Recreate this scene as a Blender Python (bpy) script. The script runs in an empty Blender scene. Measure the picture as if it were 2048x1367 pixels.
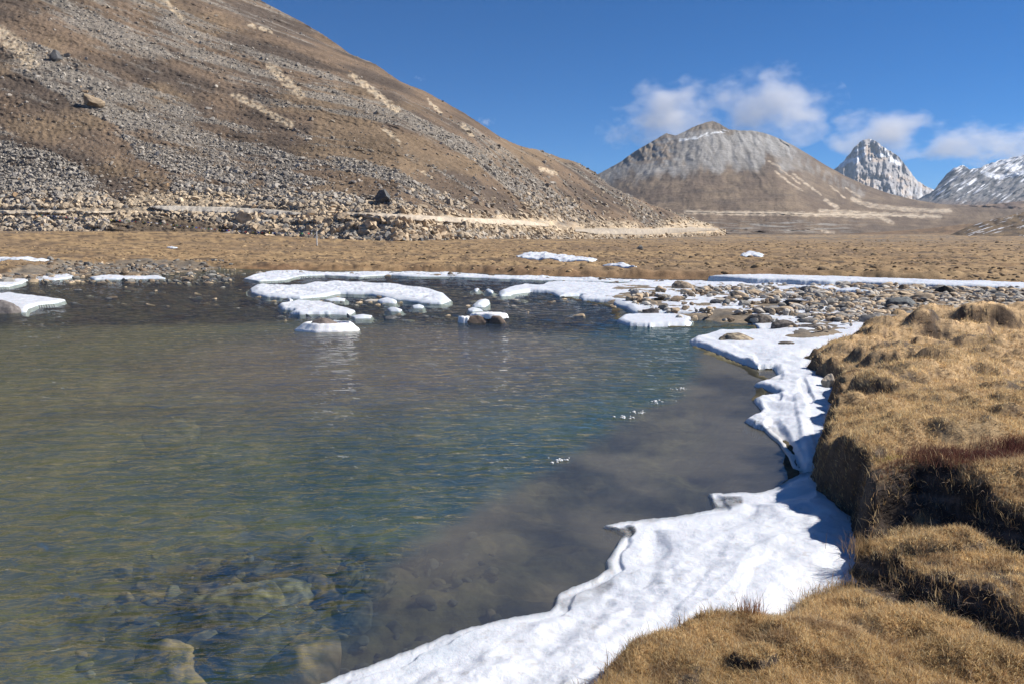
import bpy, math
import numpy as np
R = math.radians
C = bpy.context.scene.collection
sc = bpy.context.scene
rng = np.random.default_rng(7)

# ------------------------------------------------------------------ camera, sky, sun
F = 1607.0; HC = 2.0; TH = math.atan((683.5-468)/F)
CT, ST = math.cos(TH), math.sin(TH)
cam = bpy.data.objects.new('camera', bpy.data.cameras.new('camera'))
C.objects.link(cam)
cam.location = (0, 0, HC); cam.rotation_euler = (R(90)-TH, 0, 0)
cam.data.sensor_width = 36; cam.data.lens = 36*F/2048
cam.data.clip_start = 0.05; cam.data.clip_end = 60000
sc.camera = cam
SUN_AZ, SUN_EL = R(82), R(42)          # clockwise from +Y (the view direction)
w = bpy.data.worlds.new("World"); sc.world = w; w.use_nodes = True
nt = w.node_tree; bg = nt.nodes['Background']
sky = nt.nodes.new('ShaderNodeTexSky'); sky.sky_type = 'NISHITA'; sky.sun_disc = False
sky.sun_elevation = SUN_EL; sky.sun_rotation = SUN_AZ
sky.altitude = 4500; sky.air_density = 1.0; sky.dust_density = 0.2; sky.ozone_density = 3.0
tint = nt.nodes.new('ShaderNodeMix'); tint.data_type = 'RGBA'; tint.blend_type = 'MULTIPLY'; tint.inputs[0].default_value = 1
tint.inputs[7].default_value = (.08, .62, 1.07, 1)      # thin, very dry high-altitude air: a deeper blue
nt.links.new(sky.outputs[0], tint.inputs[6]); nt.links.new(tint.outputs[2], bg.inputs[0]); bg.inputs[1].default_value = 0.065
sl = bpy.data.lights.new('sun', 'SUN'); sl.energy = 4.9; sl.angle = R(0.5); sl.color = (1.0, 0.95, 0.88)
so = bpy.data.objects.new('sun', sl); C.objects.link(so)
so.rotation_euler = (R(90)-SUN_EL, 0, R(180)-SUN_AZ)
so.location = (0, 0, 50)
sc.view_settings.view_transform = 'Standard'; sc.view_settings.look = 'None'
sc.view_settings.exposure = 0.60; sc.view_settings.gamma = 1
sc.cycles.use_denoising = True
sc.cycles.max_bounces = 6; sc.cycles.diffuse_bounces = 2; sc.cycles.glossy_bounces = 2
sc.cycles.transparent_max_bounces = 12; sc.cycles.volume_bounces = 1
sc.cycles.volume_max_steps = 128

# ------------------------------------------------------------------ noise and geometry helpers
def _h(ix, iy, s):
    h = (ix.astype(np.int64)*374761393 + iy.astype(np.int64)*668265263 + s*974634777) & 0xFFFFFFFF
    h = ((h ^ (h >> 13))*1274126177) & 0xFFFFFFFF
    return (h ^ (h >> 16)) & 0xFFFFFFFF
def noise(x, y, s=0):
    x = np.asarray(x, float); y = np.asarray(y, float)
    ix = np.floor(x); iy = np.floor(y); fx = x-ix; fy = y-iy
    ux = fx*fx*fx*(fx*(fx*6-15)+10); uy = fy*fy*fy*(fy*(fy*6-15)+10)
    def g(dx, dy):
        a = _h(ix+dx, iy+dy, s)*(2*np.pi/4294967296.0)
        return np.cos(a)*(fx-dx)+np.sin(a)*(fy-dy)
    return 1.5*((g(0,0)*(1-ux)+g(1,0)*ux)*(1-uy)+(g(0,1)*(1-ux)+g(1,1)*ux)*uy)
def fbm(x, y, o=4, s=0, gain=.5):
    t = 0; a = 1; n = 0
    for k in range(o):
        t = t+a*noise(x*2**k+k*17.3, y*2**k-k*9.1, s+k); n += a; a *= gain
    return t/n*1.3
def ridged(x, y, o=4, s=0):
    t = 0; a = 1; n = 0
    for k in range(o):
        t = t+a*(1-2*np.abs(noise(x*2**k+k*7.3, y*2**k+k*3.1, s+k))); n += a; a *= .5
    return t/n
def sm(a, b, x):
    t = np.clip((np.asarray(x, float)-a)/(b-a), 0, 1); return t*t*(3-2*t)
def ae(u, v):
    u = np.asarray(u, float); v = np.asarray(v, float); b = (683.5-v)/F; k = CT+b*ST
    return (u-1024)/F/k, (-ST+b*CT)/k
def px(a, e):
    fw = CT-e*ST; return 1024+F*a/fw, 683.5-F*(ST+e*CT)/fw
def gp(u, v, z=0.0):                       # point of height z seen at photo position (u, v)
    a, e = ae(u, v); y = (z-HC)/e; return a*y, y
def poly(pts, z=0.0):
    p = np.array(pts, float); x, y = gp(p[:, 0], p[:, 1], z); return np.stack([x, y], 1)
def sdf(P, x, y):                          # signed distance, positive inside
    d = np.full(x.shape, 1e18); ins = np.zeros(x.shape, bool)
    n = len(P)
    for i in range(n):
        ax, ay = P[i]; bx, by = P[(i+1) % n]; ex, ey = bx-ax, by-ay
        wx, wy = x-ax, y-ay
        t = np.clip((wx*ex+wy*ey)/(ex*ex+ey*ey+1e-12), 0, 1)
        d = np.minimum(d, (wx-ex*t)**2+(wy-ey*t)**2)
        c = ((ay > y) != (by > y)) & (x < (bx-ax)*(y-ay)/((by-ay)+1e-12)+ax)
        ins ^= c
    return np.where(ins, 1, -1)*np.sqrt(d)
def col(c): return np.array(c, float)
def mix(a, b, t):
    t = np.asarray(t)[..., None]; return a*(1-t)+b*t

def mesh_np(name, V, faces, mat, smooth=True, cols=None, attrs=None, parent=None, loopcounts=None):
    """faces: (n,3)/(n,4) array, or flat loops with loopcounts"""
    me = bpy.data.meshes.new(name)
    V = np.ascontiguousarray(V, dtype=np.float32)
    if loopcounts is None:
        faces = np.asarray(faces, dtype=np.int32); nf, k = faces.shape
        starts = np.arange(nf, dtype=np.int32)*k; loops = faces.ravel()
    else:
        loops = np.asarray(faces, np.int32).ravel(); lc = np.asarray(loopcounts, np.int32)
        starts = np.concatenate([[0], np.cumsum(lc)[:-1]]).astype(np.int32); nf = len(lc)
    me.vertices.add(len(V)); me.vertices.foreach_set('co', V.ravel())
    me.loops.add(len(loops)); me.loops.foreach_set('vertex_index', loops)
    me.polygons.add(nf); me.polygons.foreach_set('loop_start', starts)
    if smooth: me.polygons.foreach_set('use_smooth', np.ones(nf, bool))
    else: me.polygons.foreach_set('use_smooth', np.zeros(nf, bool))
    me.update(calc_edges=True)
    if cols is not None:
        at = me.color_attributes.new('Col', 'FLOAT_COLOR', 'POINT')
        c4 = np.ones((len(V), 4), np.float32); c4[:, :3] = np.clip(cols, 0, 1); at.data.foreach_set('color', c4.ravel())
    for k_, v_ in (attrs or {}).items():
        at = me.attributes.new(k_, 'FLOAT', 'POINT'); at.data.foreach_set('value', np.asarray(v_, np.float32).ravel())
    if mat: me.materials.append(mat)
    ob = bpy.data.objects.new(name, me); C.objects.link(ob)
    if parent: ob.parent = parent
    return ob
def grid_faces(nr, nc, wrap=False):
    i = np.arange(nr-1)[:, None]*nc; j = np.arange(nc if wrap else nc-1)[None, :]; j2 = (j+1) % nc
    return np.stack([i+j, i+j2, i+nc+j2, i+nc+j], -1).reshape(-1, 4)
def compact(V, faces, *arr):
    used = np.unique(faces); mp = np.full(len(V), -1); mp[used] = np.arange(len(used))
    return (V[used], mp[faces]) + tuple(a[used] for a in arr)
def tag(o, label=None, cat=None, group=None, kind=None):
    if label: o['label'] = label
    if cat: o['category'] = cat
    if group: o['group'] = group
    if kind: o['kind'] = kind
    return o
def empty(name, loc, label, cat, group=None):
    o = bpy.data.objects.new(name, None); C.objects.link(o); o.location = loc
    return tag(o, label, cat, group)

# ------------------------------------------------------------------ materials
def nodemat(name):
    m = bpy.data.materials.new(name); m.use_nodes = True; t = m.node_tree
    return m, t, t.nodes['Principled BSDF'], t.nodes['Material Output']
def surf_mat(name, rough=.9, scales=(3, 30), var=.35, bump=0, bscale=20, color=None, spec=.2, objrand=0, bdist=.02):
    m, t, b, out = nodemat(name)
    N = t.nodes.new; L = t.links.new
    tc = N('ShaderNodeTexCoord')
    if color is None:
        at = N('ShaderNodeAttribute'); at.attribute_name = 'Col'; cur = at.outputs['Color']
    else:
        rg = N('ShaderNodeRGB'); rg.outputs[0].default_value = (*color, 1); cur = rg.outputs[0]
    for s in scales:
        n = N('ShaderNodeTexNoise'); n.inputs['Scale'].default_value = s; n.inputs['Detail'].default_value = 4
        L(tc.outputs['Object'], n.inputs['Vector'])
        mr = N('ShaderNodeMapRange'); mr.inputs[1].default_value = .3; mr.inputs[2].default_value = .7
        mr.inputs[3].default_value = 1-var; mr.inputs[4].default_value = 1+var*.8
        L(n.outputs['Fac'], mr.inputs[0])
        mx = N('ShaderNodeMix'); mx.data_type = 'RGBA'; mx.blend_type = 'MULTIPLY'; mx.inputs[0].default_value = 1
        L(cur, mx.inputs[6]); L(mr.outputs[0], mx.inputs[7]); cur = mx.outputs[2]
    if objrand:
        oi = N('ShaderNodeObjectInfo'); mr = N('ShaderNodeMapRange')
        mr.inputs[3].default_value = 1-objrand; mr.inputs[4].default_value = 1+objrand
        L(oi.outputs['Random'], mr.inputs[0])
        mx = N('ShaderNodeMix'); mx.data_type = 'RGBA'; mx.blend_type = 'MULTIPLY'; mx.inputs[0].default_value = 1
        L(cur, mx.inputs[6]); L(mr.outputs[0], mx.inputs[7]); cur = mx.outputs[2]
    L(cur, b.inputs['Base Color']); b.inputs['Roughness'].default_value = rough
    b.inputs['Specular IOR Level'].default_value = spec
    if bump:
        n = N('ShaderNodeTexNoise'); n.inputs['Scale'].default_value = bscale; n.inputs['Detail'].default_value = 6
        n.inputs['Roughness'].default_value = .65
        L(tc.outputs['Object'], n.inputs['Vector'])
        bp = N('ShaderNodeBump'); bp.inputs['Strength'].default_value = bump; bp.inputs['Distance'].default_value = bdist
        L(n.outputs['Fac'], bp.inputs['Height']); L(bp.outputs[0], b.inputs['Normal'])
    return m
M_ground = surf_mat('ground_soil', .95, (1.3, 14), .28, .7, 35, bdist=.02)
M_hill = surf_mat('hill_surface', .95, (.08, .7), .22, .9, .9, bdist=.6)
M_mount = surf_mat('mountain_surface', .95, (.012, .05), .16, .9, .05, bdist=8)
M_rock = surf_mat('rock', .85, (2.5, 18), .25, .5, 14, objrand=.28, bdist=.03)
M_rockN = surf_mat('scree_rock', .9, (1.5,), .2, .4, 5, bdist=.08)
M_grass = surf_mat('dry_grass', .75, (2.,), .12, 0, spec=.25)
M_road = surf_mat('road_gravel', .95, (.5, 4), .18, .6, 3, bdist=.2)

_t = M_grass.node_tree; _b = _t.nodes['Principled BSDF']; _l = _t.nodes.new('ShaderNodeBsdfTranslucent'); _m = _t.nodes.new('ShaderNodeMixShader'); _m.inputs[0].default_value = .5
_t.links.new(_b.inputs['Base Color'].links[0].from_socket, _l.inputs[0]); _t.links.new(_b.outputs[0], _m.inputs[1]); _t.links.new(_l.outputs[0], _m.inputs[2]); _t.links.new(_m.outputs[0], _t.nodes['Material Output'].inputs[0])
def ice_mat():
    m, t, b, out = nodemat('snow_ice'); N = t.nodes.new; L = t.links.new
    tc = N('ShaderNodeTexCoord')
    at = N('ShaderNodeAttribute'); at.attribute_name = 'Col'
    n = N('ShaderNodeTexNoise'); n.inputs['Scale'].default_value = 6; n.inputs['Detail'].default_value = 5
    L(tc.outputs['Object'], n.inputs['Vector'])
    mr = N('ShaderNodeMapRange'); mr.inputs[1].default_value = .35; mr.inputs[2].default_value = .65
    mr.inputs[3].default_value = .93; mr.inputs[4].default_value = 1.0; L(n.outputs['Fac'], mr.inputs[0])
    mx = N('ShaderNodeMix'); mx.data_type = 'RGBA'; mx.blend_type = 'MULTIPLY'; mx.inputs[0].default_value = 1
    L(at.outputs['Color'], mx.inputs[6]); L(mr.outputs[0], mx.inputs[7]); L(mx.outputs[2], b.inputs['Base Color'])
    b.inputs['Roughness'].default_value = .45; b.inputs['Specular IOR Level'].default_value = .35
    b.inputs['Subsurface Weight'].default_value = .25; b.inputs['Subsurface Radius'].default_value = (.03, .05, .07)
    b.inputs['Subsurface Scale'].default_value = .5
    n2 = N('ShaderNodeTexNoise'); n2.inputs['Scale'].default_value = 36; n2.inputs['Detail'].default_value = 9; n2.inputs['Roughness'].default_value = .7
    L(tc.outputs['Object'], n2.inputs['Vector'])
    bp = N('ShaderNodeBump'); bp.inputs['Strength'].default_value = .55; bp.inputs['Distance'].default_value = .014
    L(n2.outputs['Fac'], bp.inputs['Height']); L(bp.outputs[0], b.inputs['Normal'])
    # clear ice where the sheet is thin
    tr = N('ShaderNodeBsdfTransparent'); ms = N('ShaderNodeMixShader')
    ac = N('ShaderNodeAttribute'); ac.attribute_name = 'clear'
    v = N('ShaderNodeTexNoise'); v.inputs['Scale'].default_value = 60; L(tc.outputs['Object'], v.inputs['Vector'])
    mm = N('ShaderNodeMath'); mm.operation = 'MULTIPLY_ADD'; L(v.outputs['Fac'], mm.inputs[0]); mm.inputs[1].default_value = .8; mm.inputs[2].default_value = .6
    m2 = N('ShaderNodeMath'); m2.operation = 'MULTIPLY'; m2.use_clamp = True; L(ac.outputs['Fac'], m2.inputs[0]); L(mm.outputs[0], m2.inputs[1])
    L(m2.outputs[0], ms.inputs[0]); L(b.outputs[0], ms.inputs[1]); L(tr.outputs[0], ms.inputs[2]); L(ms.outputs[0], out.inputs[0])
    return m
M_ice = ice_mat()

def water_mat():
    m, t, b, out = nodemat('river_water'); N = t.nodes.new; L = t.links.new
    t.nodes.remove(b); tc = N('ShaderNodeTexCoord')
    def noise_(sx, sy, sc_, det, rot=0):
        mp = N('ShaderNodeMapping'); mp.inputs['Scale'].default_value = (sx, sy, 1); mp.inputs['Rotation'].default_value = (0, 0, rot)
        L(tc.outputs['Object'], mp.inputs[0]); n = N('ShaderNodeTexNoise'); n.inputs['Scale'].default_value = sc_
        n.inputs['Detail'].default_value = det; n.inputs['Distortion'].default_value = .6
        L(mp.outputs[0], n.inputs['Vector']); return n.outputs['Fac']
    rip = N('ShaderNodeAttribute'); rip.attribute_name = 'ripple'
    def bump(h, s, d, prev=None):
        bp = N('ShaderNodeBump'); bp.inputs['Distance'].default_value = d
        if isinstance(s, float): bp.inputs['Strength'].default_value = s
        else: L(s, bp.inputs['Strength'])
        L(h, bp.inputs['Height'])
        if prev: L(prev, bp.inputs['Normal'])
        return bp.outputs[0]
    n1 = bump(noise_(1, 2.1, 2.9, 3, R(-14)), rip.outputs['Fac'], .13)
    n2 = bump(noise_(1, 2.2, 17, 3, R(14)), rip.outputs['Fac'], .006, n1)
    n3 = bump(noise_(.6, 2.5, 30, 2, R(20)), .6, .0026, n2)
    fr = N('ShaderNodeFresnel'); fr.inputs[0].default_value = 1.33; L(n3, fr.inputs[1])
    gl = N('ShaderNodeBsdfGlossy'); gl.inputs['Roughness'].default_value = .03; L(n3, gl.inputs['Normal'])
    tr = N('ShaderNodeBsdfTransparent'); tr.inputs[0].default_value = (.84, .88, .78, 1)
    df = N('ShaderNodeBsdfDiffuse'); ac = N('ShaderNodeAttribute'); ac.attribute_name = 'Col'; L(ac.outputs['Color'], df.inputs[0])
    tu = N('ShaderNodeAttribute'); tu.attribute_name = 'turbid'
    m1 = N('ShaderNodeMixShader'); L(tu.outputs['Fac'], m1.inputs[0]); L(tr.outputs[0], m1.inputs[1]); L(df.outputs[0], m1.inputs[2])
    m2 = N('ShaderNodeMixShader'); fr2 = N('ShaderNodeAttribute'); fr2.attribute_name = 'sheen'; fm_ = N('ShaderNodeMath'); fm_.operation = 'MULTIPLY'; L(fr.outputs[0], fm_.inputs[0]); L(fr2.outputs['Fac'], fm_.inputs[1]); L(fm_.outputs[0], m2.inputs[0]); L(m1.outputs[0], m2.inputs[1]); L(gl.outputs[0], m2.inputs[2])
    L(m2.outputs[0], out.inputs[0]); return m
M_water = water_mat()

# ------------------------------------------------------------------ layout of the river, bar and bank (ground plan)
WATER = poly([(-3500,1500),(-2500,640),(-900,580),(-300,572),(0,566),(60,560),(140,556),(250,553),(380,549),(440,541),(520,541),(640,547),(800,546),(900,549),
   (1000,553),(1100,556),(1240,560),(1330,562),(1420,565),(1530,563),(1570,566),(1560,570),(1530,571),(1430,570),(1330,571),(1250,574),(1180,572),(1120,572),(1060,574),
   (1040,583),(1110,588),(1150,598),(1210,608),(1240,618),(1240,640),(1300,650),(1400,655),(1500,650),(1520,656),
   (1440,668),(1400,678),(1400,695),(1500,735),(1540,760),(1525,800),(1560,850),(1590,900),(1600,960),
   (1560,1010),(1400,1080),(1300,1180),(1200,1260),(1000,1367),(800,1500),(600,1700),(500,2600),(-2500,3200)])
BANK = poly([(3600,630),(2300,620),(2100,618),(1990,625),(1900,632),(1860,640),(1775,640),(1755,655),(1740,672),(1700,682),(1650,690),(1612,712),(1618,738),(1655,755),(1668,778),(1655,805),
   (1672,838),(1640,862),(1625,900),(1618,945),(1655,985),(1700,1012),(1712,1060)], .1).tolist() + \
   poly([(1712,1095),(1665,1100),(1600,1130),(1560,1165),(1545,1195),(1500,1190),(1400,1205),(1280,1250),(1190,1310),(1145,1367),(1080,1500),(980,1800),(900,2600)], .24).tolist() + [[0.2,-.5],[-.5,-3],[6,-6],[20,-2],[40,10]]
BANK = np.array(BANK)
BAR = poly([(1180,572),(1330,568),(1560,569),(1700,572),(2048,584),(3600,610),(3600,700),(1900,660),(1760,690),(1650,720),(1560,700),(1450,680),(1520,655),(1400,648),(1300,640),(1240,622),(1150,600)])
MEADOW = poly([(-3500,470.6),(-3500,556),(-900,549),(0,548),(110,546),(135,532),(200,529),(430,536),(520,541),(640,542),(800,543),(900,545),(1000,550),(1100,553),(1240,557),(1420,561),(1560,560),(1700,564),(1850,570),(2048,577),(3600,605),(3600,470.6)])
SPIT = poly([(-900,575),(0,565),(140,552),(300,549),(400,543),(440,536),(380,530),(300,527),(120,530),(0,550),(-900,560)])
CUT1 = poly([(1600,940),(1640,985),(1700,1010),(1760,1000),(1830,985),(1900,1010),(1990,1060),(2120,1105),(2500,1200)], .33)   # upper terrace edge
CUT2 = poly([(1715,1060),(1760,1090),(1850,1150),(1960,1200),(2100,1260),(2500,1400)], .30)
CUT1 = np.concatenate([CUT1, [[60., 0.], [60., 90.], [-6., 90.], [-1., 8.]]]); CUT2 = np.concatenate([CUT2, [[60., -1.], [60., 90.], [-6., 90.], [.4, 4.8]]])
HUM = []                                   # individual hummocks: photo position, ground z, radius (x, y) m, height
for (u, v, rx, ry, h) in [(1800,700,.42,.30,.17),(1870,712,.3,.2,.10),(1665,720,.42,.5,.10),(1790,655,.6,.5,.18),(1905,655,.62,.5,.20),(1980,668,.6,.4,.14),(1950,632,1.2,.7,.28),
      (1850,735,.5,.3,.05),(1960,728,.35,.22,.13),(1700,800,.45,.4,.08),(1845,792,.35,.2,.07),(1720,880,.4,.3,.07),(1900,870,.5,.3,.09),(1800,935,.35,.2,.05),
      (1700,668,.4,.3,.10),(1760,690,.35,.25,.08),(2030,690,.6,.4,.12),(1760,1060,.2,.16,.03),(1650,1170,.28,.2,.05),(1510,1200,.09,.07,.05),(1870,1120,.3,.16,.05),(2000,1180,.3,.2,.06),
      (1740,760,.3,.25,.07),(1890,1020,.25,.12,.06),(1980,960,.5,.25,.08)]:
    x, y = gp(u, v, .5); HUM.append((float(x), float(y), rx, ry, h))

def ground_z(x, y, info=False):
    r = np.hypot(x, y)
    nz = fbm(x*.9, y*.9, 4, 3)
    a = x/np.maximum(y, .1)
    # meadow
    left = sm(.30, -.45, a)
    z = .30+.22*sm(45, 100, r)+left*1.8*sm(100, 136, r)+1.1*(1-left)*sm(150, 900, r)
    far = sm(20, 40, r)
    z = z+far*((fbm(x*1.1, y*.8, 3, 5)*.16*sm(220, 80, r)-.05*sm(.0, .25, fbm(x*.9+3, y*.5, 3, 6))*sm(120, 60, r))+.05*ridged(x*.35, y*.35, 3, 9)*sm(300, 90, r))+.12*fbm(x*.03, y*.03, 3, 11)*far
    near = r < 130
    sw = np.full(x.shape, -99.); sb = sw.copy(); sg = sw.copy(); sp = sw.copy()
    X = x[near]; Y = y[near]
    rn = np.hypot(X, Y)
    jit = fbm(X*2.2, Y*2.2, 4, 21)*np.clip(.012*rn, .03, .5)
    w_ = sdf(WATER, X, Y)+jit*.6; b_ = sdf(BANK, X, Y)+.045*sm(10, 3, rn)+jit*1.1+fbm(X*9, Y*9, 2, 4)*.018; g_ = sdf(BAR, X, Y)+jit; p_ = sdf(SPIT, X, Y)+jit
    sw[near] = w_; sb[near] = b_; sg[near] = g_; sp[near] = p_
    zz = z[near]
    # meadow lip on the far side; low ground under water, ice and gravel elsewhere
    inw = w_ > 0
    m_d = sdf(MEADOW, X, Y)+jit*.35+.5*fbm(X*.25, Y*.25, 2, 29)
    low = -.09+.03*fbm(X*1.2, Y*1.2, 3, 31)
    lip = sm(-.1, 1.5+.3*fbm(X*.5, Y*.5, 2, 30), m_d)
    zz = np.where(m_d > 0, zz*lip+low*(1-lip), low)
    inw = inw & (m_d <= 0)
    bar = .09+.05*fbm(X*.4, Y*.4, 3, 8)+.05*fbm(X*2, Y*2, 3, 18)
    zz = np.where((g_ > 0) & (m_d <= 0), low*(1-sm(0, 1.2, g_))+bar*sm(0, 1.2, g_), zz)
    zz = np.where((p_ > 0) & (m_d <= 0), .06+.06*fbm(X*.6, Y*.6, 3, 8), zz)
    # river bed
    bed = -.55-.25*fbm(X*.35, Y*.35, 4, 41)-.1*fbm(X*2.2, Y*2.2, 3, 42)
    riff = np.exp(-((Y-22-.25*X)/7.)**2)*.42+.3*sm(-9, -14, X)*sm(22, 28, Y)
    bed = np.minimum(bed+riff, -.07)
    zz = np.where(inw, .02*(1-sm(0, .9, w_))+bed*sm(0, .9, w_), zz)
    # turf bank
    c1 = sdf(CUT1, X, Y)+jit*.5+fbm(X*5, Y*5, 3, 6)*.05; c2 = sdf(CUT2, X, Y)+jit*.5+fbm(X*6, Y*6, 3, 7)*.05
    top = .22+.15*sm(-.12, .07, c2)+.20*sm(-.15, .08, c1)
    top = np.where(rn > 14, .40, top)
    far_b = sm(7, 14, rn)
    top = top*(1-far_b)+.40*far_b
    und = .055*fbm(X*.8, Y*.8, 3, 51)+.03*fbm(X*3.5, Y*3.5, 3, 52)+.010*fbm(X*14, Y*14, 2, 53)
    und = und+.12*sm(-.02, .42, fbm(X*1.15+.3, Y*1.5, 3, 55))*sm(5.5, 8, rn)-.05*sm(5.5, 8, rn)
    for (hx, hy, rx, ry, h) in HUM:
        q = ((X-hx+jit)/rx)**2+((Y-hy+jit)/ry)**2
        und = und+h*sm(1.5, .35, q)
    bt = top+und
    rise = sm(0, .12+.05*sm(5.0, 6.2, rn), b_)
    edge = np.clip(b_, 0, 1.2)
    bt = bt-.24*np.exp(-edge/.42)*sm(3.6, 4.6, rn)-.05*np.exp(-edge/.10)*sm(4.6, 3.6, rn)
    zz = np.where(b_ > 0, np.maximum(zz, 0)*(1-rise)+bt*rise, zz)
    z[near] = zz
    if info: return z, sw, sb, sg, sp
    return z

# ------------------------------------------------------------------ ground sheet
def az_list():
    d = np.tan(np.linspace(-math.atan(.72), math.atan(.72), 780))
    inner = np.arctan(d)
    outer = np.linspace(math.atan(.72), 2*math.pi-math.atan(.72), 90)[1:-1]
    return np.concatenate([inner, outer])
def r_list():
    v = np.concatenate([np.array([9000, 5000, 3500, 2700, 2200, 1900, 1700, 1580, 1500]), np.arange(1450, 700, -2.6), np.arange(700, 560, -1.4), np.arange(560, 500, -.7), np.arange(500, 469.2, -.45)])
    r = [float(gp(1024, q)[1]) for q in v]
    r = [q for q in r if q > 0]
    return np.array(r+[5200., 8000., 14000., 25000.])
az = az_list(); rr = r_list()
AZ, RR = np.meshgrid(az, rr)
X = RR*np.sin(AZ); Y = RR*np.cos(AZ)
Z, SW, SB, SG, SP = ground_z(X, Y, True)
gy, gx = np.gradient(Z, axis=0), None
dr = np.gradient(RR, axis=0)
slope_r = np.abs(np.gradient(Z, axis=0)/np.maximum(dr, 1e-6))
dth = np.hypot(np.gradient(X, axis=1), np.gradient(Y, axis=1)); slope_a = np.abs(np.gradient(Z, axis=1)/np.maximum(dth, 1e-6))
SL = np.hypot(slope_r, slope_a)
U, V_ = px(X/np.maximum(Y, .05), (Z-HC)/np.maximum(Y, .05))
straw = col((.33, .225, .118)); straw2 = col((.245, .158, .082)); dark = col((.075, .055, .04)); soil = mix(col((.040, .029, .023)), col((.11, .085, .070)), sm(-.1, .5, fbm(X*6, Y*6+Z*25, 4, 60))); greyg = col((.17, .15, .125))
n1 = fbm(X*.05, Y*.12, 4, 61); n2 = fbm(X*.5, Y*.9, 4, 62); n3 = fbm(X*2.5, Y*2.5, 3, 63)
CO = mix(straw, straw2, sm(-.3, .5, n2+n1*.6))
CO = mix(CO, dark, .85*sm(.12, .34, fbm(X*.45, Y*.40, 4, 64)+.3*n3)*sm(35, 50, RR))
CO = mix(CO, col((.17, .12, .078)), .6*sm(.0, .35, fbm(X*.06, Y*.14, 4, 67))*(RR > 30))
CO = mix(CO, greyg, .85*sm(-.1, .4, n1+.5*n2)*sm(70, 220, RR))
CO = mix(CO, col((.36, .30, .22)), .8*sm(.25, .5, fbm(X*.01, Y*.03, 4, 66))*sm(150, 400, RR))
CO = mix(CO, soil, sm(.5, 1.1, SL)*(RR < 60))
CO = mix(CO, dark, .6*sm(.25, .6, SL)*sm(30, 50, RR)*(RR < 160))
CO = mix(CO, col((.23, .125, .06)), .6*sm(4, .5, -SW)*(Y > 30)*(SW < 0)*(SP < 0))
CUTM = np.zeros(X.shape); nm_ = (RR < 9) & (Y > 0) & (X > 0)
xn_, yn_ = X[nm_], Y[nm_]; wn_ = .06*fbm(xn_*4, yn_*4, 3, 66)
ca_, cb_ = sdf(CUT1, xn_, yn_)+wn_, sdf(CUT2, xn_, yn_)+wn_
CUTM[nm_] = np.maximum(sm(-.30, -.20, ca_)*sm(.05, -.01, ca_), .9*sm(-.22, -.13, cb_)*sm(.04, -.01, cb_))*(sdf(BANK, xn_, yn_) > 0)
bgr = fbm(X*1.1, Y*1.1, 4, 211)+.6*fbm(X*6, Y*6, 3, 212)
CO = np.where(((SB > 0) & (RR < 40))[..., None], mix(mix(col((.40, .28, .15)), col((.48, .33, .18)), sm(6, 14, RR)), mix(soil, col((.13, .09, .06)), sm(5.2, 7, RR)), sm(.75, 1.4, SL)), CO)
gravel = mix(col((.20, .175, .145)), col((.33, .26, .18)), sm(-.4, .4, fbm(X*1.3, Y*1.3, 4, 71)))
gm = ((SG > 0) | (SP > 0) | ((Y < 26) & (SB < 0) & (SW < 0)))
CO = np.where((gm & (SB < 0))[..., None], gravel*.75, CO)
CO = mix(CO, col((.085, .068, .055)), .9*sm(.2, .5, bgr)*((SB > .05) & (RR < 16)))
CO = mix(CO, soil, CUTM)
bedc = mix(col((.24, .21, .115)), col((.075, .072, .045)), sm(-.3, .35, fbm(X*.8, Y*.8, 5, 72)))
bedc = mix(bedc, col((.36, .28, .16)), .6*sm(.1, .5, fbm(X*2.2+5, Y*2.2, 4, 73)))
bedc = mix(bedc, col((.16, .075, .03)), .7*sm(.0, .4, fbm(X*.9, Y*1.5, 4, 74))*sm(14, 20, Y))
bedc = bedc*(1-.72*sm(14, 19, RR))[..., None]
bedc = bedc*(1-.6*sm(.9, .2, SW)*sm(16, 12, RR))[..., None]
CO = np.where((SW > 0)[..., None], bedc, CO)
verts = np.stack([X, Y, Z], -1).reshape(-1, 3)
g = mesh_np('ground', verts, grid_faces(len(rr), len(az), True)[:, ::-1], M_ground, True, CO.reshape(-1, 3))
tag(g, 'dry straw-coloured valley floor and river banks', kind='structure')

az_s = np.concatenate([az, [az[0]+2*np.pi]])
def glook(x, y, *arr):                     # ground sheet values at (x, y), read from the mesh itself
    t = np.mod(np.arctan2(x, y)-az_s[0], 2*np.pi)+az_s[0]; r = np.hypot(x, y)
    i = np.clip(np.searchsorted(az_s, t)-1, 0, len(az)-1); j = np.clip(np.searchsorted(rr, r)-1, 0, len(rr)-2); i2 = (i+1) % len(az)
    fx = (t-az_s[i])/(az_s[i+1]-az_s[i]); fy = np.clip((r-rr[j])/(rr[j+1]-rr[j]), 0, 1)
    return [(A_[j, i]*(1-fx)+A_[j, i2]*fx)*(1-fy)+(A_[j+1, i]*(1-fx)+A_[j+1, i2]*fx)*fy for A_ in (arr or (Z,))]

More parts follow.
